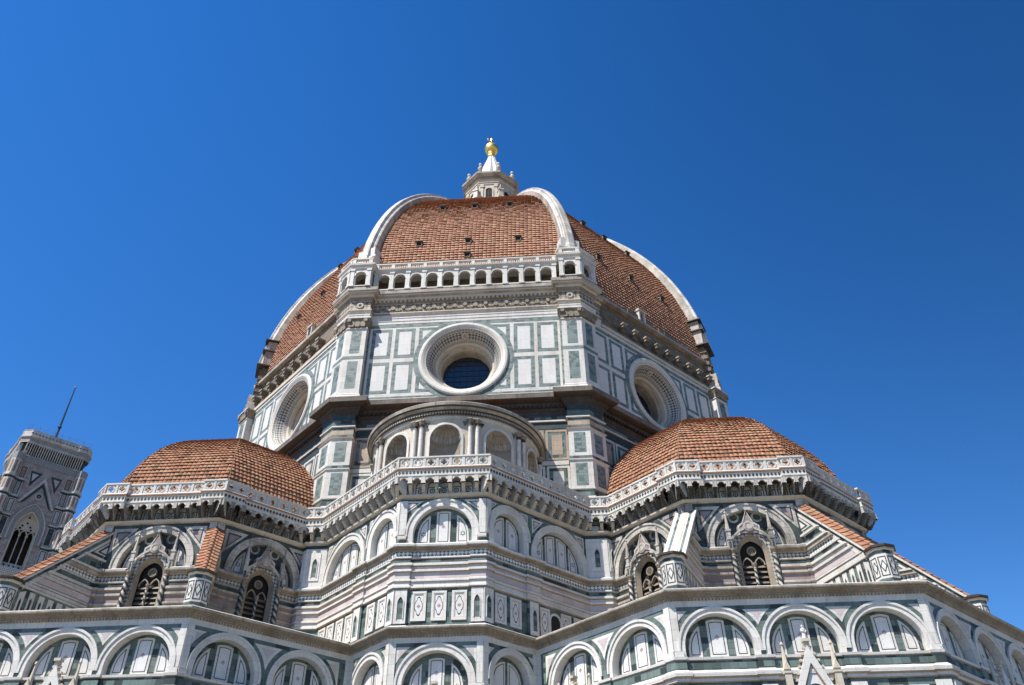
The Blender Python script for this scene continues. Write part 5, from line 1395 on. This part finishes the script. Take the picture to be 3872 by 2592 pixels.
# ================================================================ BELL TOWER
TX, TY = -90.15, 45.1
MB.remap = {'pink': 'tower_field', 'white': 'white_tower', 'red': 'rust', 'green': 'green_old'}
bt_ = thing('bell_tower', 'square pink, white and green marble bell tower beyond the tiled left roofs', 'bell tower', (TX, TY, .3))
def tobj(mb, name, parent=bt_, **k):
    for i, p in enumerate(mb.v): mb.v[i] = (p[0]-TX, p[1]-TY, p[2])
    return mb.obj(name, parent, **k)
tw = MB(); H = 5.65
sq = [(TX+H*1.4142*math.cos(R_(-180+90*i)), TY+H*1.4142*math.sin(R_(-180+90*i))) for i in range(4)]
def tower_cut(F):
    """wall with the big three-light opening cut out"""
    L = [(-1.75, 59.4)]+F.pointed(0, 66.5, 1.75, 3.2, 10)+[(1.75, 59.4)]
    F.spandrel(tw, L, -H, H, 59.4, 80, 0, 'pink'); F.quad(tw, [(-H, -.5, 0), (H, -.5, 0), (H, 59.4, 0), (-H, 59.4, 0)], 'pink')
    F.band(tw, [(p[0], p[1]) for p in L], [(p[0]*1.12, p[1]+(.2 if p[1] > 66 else 0)) for p in L], -1.3, .06, 'cream')
    O1 = [(-2.0, 59.6)]+F.pointed(0, 66.5, 2.0, 3.7, 10)+[(2.0, 59.6)]; O2 = [(-2.75, 64)]+F.pointed(0, 66.5, 2.75, 4.8, 10)+[(2.75, 64)]
    O1b = [(-2.0, 64)]+F.pointed(0, 66.5, 2.0, 3.7, 10)+[(2.0, 64)]
    F.band(tw, O1b, O2, -.02, .14, 'mosaic'); F.band(tw, [(p[0]*.96, p[1]-.05) for p in O2], [(p[0]*1.04, p[1]+.1) for p in O2], -.02, .3, 'white')
    # gable
    F.band(tw, [(-2.75, 70.9), (0, 75.7), (2.75, 70.9)], [(-3.15, 70.9), (0, 76.6), (3.15, 70.9)], -.02, .3, 'white')
    F.band(tw, [(-2.1, 71.2), (0, 74.8), (2.1, 71.2)], [(-2.6, 70.9), (0, 75.5), (2.6, 70.9)], -.02, .1, 'green_dark')
    F.disk_ring(tw, 0, 72.9, .45, .7, -.02, .14, 'white', 18); F.disk_ring(tw, 0, 72.9, .2, .36, -.02, .12, 'green_dark', 14)
    # inlays
    F.box(tw, -H, H, 78.65, 79.75, -.02, .1, 'mosaic'); 
    for s_ in (-1, 1):
        F.prism(tw, [(s_*.75, 77.3), (s_*2.7, 77.3), (s_*2.2, 74.2)] if s_ < 0 else [(2.7, 77.3), (.75, 77.3), (2.2, 74.2)], -.02, .05, 'green_dark')
        F.prism(tw, [(s_*1.3, 76.9), (s_*2.4, 76.9), (s_*2.1, 75.3)] if s_ < 0 else [(2.4, 76.9), (1.3, 76.9), (2.1, 75.3)], -.02, .06, 'white')
        for (z0, z1, inner) in ((75.4, 77.9, 'red'), (72.1, 74.9, 'mosaic'), (68.6, 71.4, 'white'), (64.4, 67.9, 'green'), (60, 63.6, 'white')):
            u0, u1 = (3.35, 4.55) if s_ > 0 else (-4.55, -3.35)
            F.frame(tw, u0, u1, z0, z1, .14, -.02, .1, 'white'); F.frame(tw, u0+.14, u1-.14, z0+.14, z1-.14, .14, -.02, .06, 'green_dark'); F.box(tw, u0+.28, u1-.28, z0+.28, z1-.28, -.02, .05, inner)
    for z in (75.0, 71.7, 68.1, 63.9, 59.2):
        for a, b in ((-H, -3.2), (3.2, H)): F.box(tw, a, b, z, z+.3, -.02, .28, 'white'); F.box(tw, a, b, z-.25, z, -.02, .16, 'green_dark')
    F.box(tw, -H, H, 58.4, 59.3, -.02, .2, 'frieze'); F.box(tw, -H, H, 55, 58.4, -.02, .02, 'white')
TF = [Fa(na, H, TX, TY) for na in (-45, -135, 45, 135)]
for F in TF: tower_cut(F)
# inner lining so that the openings read as a dark room
for F in TF:
    for a, b in ((-4.8, -1.8), (1.8, 4.8)): F.quad(tw, [(b, 58, -1.3), (a, 58, -1.3), (a, 74, -1.3), (b, 74, -1.3)], 'rough_stone')
for F in (Fa(-45, 1.2, TX, TY), Fa(-135, 1.2, TX, TY), Fa(45, 1.2, TX, TY), Fa(135, 1.2, TX, TY)): F.quad(tw, [(-1.2, 60.9, 0), (1.2, 60.9, 0), (1.2, 73, 0), (-1.2, 73, 0)], 'grime_shade')  # added dark core, painted as the room's shade
tw.poly([(TX-8, TY, 73), (TX, TY-8, 73), (TX+8, TY, 73), (TX, TY+8, 73)], 'rough_stone'); tw.poly([(TX-8, TY, 59.2), (TX, TY-8, 59.2), (TX+8, TY, 59.2), (TX, TY+8, 59.2)], 'rough_stone')
tobj(tw, 'tower_wall')
# corner turrets
tt = MB(); c = (TX+H*1.4142*math.cos(R_(0)), TY); tc = [(TX+H*1.4142*math.cos(R_(90*i)), TY+H*1.4142*math.sin(R_(90*i))) for i in range(4)]
def turret(c):
    mb = MB(); p = [(c[0]+1.0*math.cos(R_(22.5+45*i)), c[1]+1.0*math.sin(R_(22.5+45*i))) for i in range(8)]
    pr = [(0, -.5, 'pink'), (0, 59, 'white')]
    for z in (59.2, 63.9, 68.1, 71.7, 75.0): pr += [(.0, z-.4, 'green_dark'), (0.02, z, 'white'), (.22, z+.05, 'white'), (.22, z+.3, 'white'), (0, z+.4, 'white')]
    pr += [(0, 78.5, 'mosaic'), (.05, 79.8, 'white')]
    sweep(mb, p, pr, True)
    for i in range(8):
        F = Fa(45*i, .924, c[0], c[1])
        for z0, z1 in ((60, 63.2), (64.7, 67.3), (68.9, 71), (72.5, 74.3), (75.8, 78.2)): F.box(mb, -.17, .17, z0, z1, -.02, .02, 'red')
    return mb
for c in tc: tobj(turret(c), 'corner_turret')
# projecting top gallery
tg = MB(); HB = 6.25
oct_t = []
for i in range(4):
    a = -45+90*i; F = Fa(a, HB, TX, TY)
    oct_t += [F.xy(-HB+1.2, .0), F.xy(-HB+2.6, 0), F.xy(-HB+2.7, -.12), F.xy(HB-2.7, -.12), F.xy(HB-2.6, 0), F.xy(HB-1.2, 0)]
sweep(tg, oct_t, [(-1.0, 79.8, 'white'), (-.5, 79.85, 'white'), (-.5, 80.1, 'green_dark'), (-.62, 80.15, 'grime_shade'), (-.6, 82.4, 'grime_shade'), (0, 82.4, 'white'), (0, 82.6, 'pink'), (.02, 82.75, 'mosaic'), (.02, 83.3, 'white'), (.12, 83.35, 'aged'), (.25, 83.45, 'white'), (.26, 83.6, 'white'), (.0, 83.65, 'white'), (0, 84.85, 'white'), (.05, 84.9, 'white'), (.05, 85, 'white'), (-.3, 85, 'white'), (-.3, 84.0, 'white'), (-3, 83.9, 'aged')], True)  # near-black strip paints the shade between the brackets
tp = tobj(tg, 'tower_parapet')
br = MB(); F = Fa(-90, 0)
F.prism(br, [(-.12, 80.2), (.12, 80.2), (.12, 82.42), (-.12, 82.42)], -.3, .0, 'white')
br.v = [(x, y-(0 if z < 81 else 0), z) for x, y, z in br.v]
bkm = MB()
prof = [(0, 80.2), (.12, 80.2), (.2, 80.8), (.34, 81.2), (.5, 81.6), (.58, 81.9), (.62, 82.42), (0, 82.42)]
Lp = [(-.08, -p[0], p[1]) for p in prof]; Rp = [(.08, -p[0], p[1]) for p in prof]
bkm.poly(Lp, 'white'); bkm.poly(Rp[::-1], 'white')
for i in range(len(prof)):
    j = (i+1) % len(prof); bkm.poly([Lp[i], Rp[i], Rp[j], Lp[j]], 'white')
F = Fa(-90, .6)                                       # little pointed arch head to the right of each bracket
Lh = [(.09, 81.9)]+[(.30+p[0], p[1]) for p in F.pointed(0, 81.9, .21, .42, 5)]+[(.51, 81.9)]
F.spandrel(bkm, Lh, .085, .52, 81.88, 82.42, 0, 'white')
bk_me = bkm.mesh('tower_bracket')
for na in (-45, -135):
    F = Fa(na, HB-.62, 0, 0)
    for i in range(25):
        u = -HB+1.15+i*.415
        o = bpy.data.objects.new('tower_bracket', bk_me); col.objects.link(o); o.parent = tp; o.matrix_basis = place(F, u, 0, 0 if (u < -HB+2.6 or u > HB-2.7) else -.12)
# dark parapet piercings
pm = MB(); F = Fa(-90, 0); F.disk(pm, 0, 84.3, .14, -.02, .012, 'green_dark', 8); F.disk_ring(pm, 0, 84.3, .14, .2, -.02, .03, 'white', 8)
pm_me = pm.mesh('parapet_opening')
for na in (-45, -135):
    F = Fa(na, HB, 0, 0)
    for i in range(17):
        u = -5.0+i*.62; o = bpy.data.objects.new('parapet_opening', pm_me); col.objects.link(o); o.parent = tp; o.matrix_basis = place(F, u, 0, -.12 if abs(u) < HB-2.7 else 0)
# traceried lights
for F in TF[:2]:
    mb = MB()
    for s_ in (-1, 0, 1):
        L = [(s_*1.15+p[0], p[1]) for p in F.pointed(0, 65.6, .46, .8, 6)]; O = [(s_*1.15+p[0]*1.28, p[1]+(p[1]-65.6)*.2) for p in F.pointed(0, 65.6, .46, .8, 6)]
        F.band(mb, L, O, -.9, -.6, 'cream')
    A = F.arc(0, 66.3, 0.0, 8); 
    # pierced head
    head = [(-1.75, 66.5)]+F.pointed(0, 66.5, 1.75, 3.2, 10)+[(1.75, 66.5)]
    F.prism(mb, head[::-1], -.9, -.75, 'cream')
    for (u, z) in ((0, 67.9), (-.65, 67.3), (.65, 67.3), (0, 69.0), (-.9, 66.8), (.9, 66.8)): F.disk(mb, u, z, .2, -.8, -.74, 'void', 10)
    for u in (-.58, .58):
        tube(mb, [F.P(u, 59.4, -.75), F.P(u, 65.6, -.75)], .11, 'white', 7); F.box(mb, u-.18, u+.18, 65.3, 65.6, -.95, -.55, 'cream')
    for u in (-1.7, 1.7): tube(mb, [F.P(u, 59.4, -.6), F.P(u, 66, -.6)], .1, 'white', 7)
    F.box(mb, -1.75, 1.75, 59.4, 60.3, -.9, -.7, 'white')
    for u in (-1.2, -.4, .4, 1.2): F.disk(mb, u, 59.85, .2, -.71, -.69, 'green_dark', 8)
    tobj(mb, 'traceried_window')
# safety fence on the tower top
sf = MB()
for na in (-45, -135):
    F = Fa(na, HB-.5, TX, TY)
    for i in range(9): u = -5.4+i*1.35; tube(sf, [F.P(u, 84.9, 0), F.P(u, 86.3, 0)], .03, 'wire', 4)
    for z in (85.5, 85.9, 86.3): tube(sf, [F.P(-5.4, z, 0), F.P(5.4, z, 0)], .018, 'wire', 4)
tobj(sf, 'safety_fence')
fp = MB(); tube(fp, [(0, 0, 0), (0, 0, 4), (0, 0, 13.5)], [.22, .2, .1], 'iron', 8); lathe(fp, [(.0, 13.4), (.2, 13.5), (.22, 13.7), (.0, 13.9)], 0, 0, 'wire', 8); lathe(fp, [(.3, 4.0), (.34, 4.2), (.3, 4.4)], 0, 0, 'iron', 8)
F = Fa(-45, HB-1.3, TX, TY); x, y = F.xy(-.9)
fo = fp.obj('flagpole'); fo.location = (x, y, 83.95)
MB.remap = {}
fo['label'] = 'tall thin dark flagpole standing on the roof of the bell tower'; fo['category'] = 'flagpole'
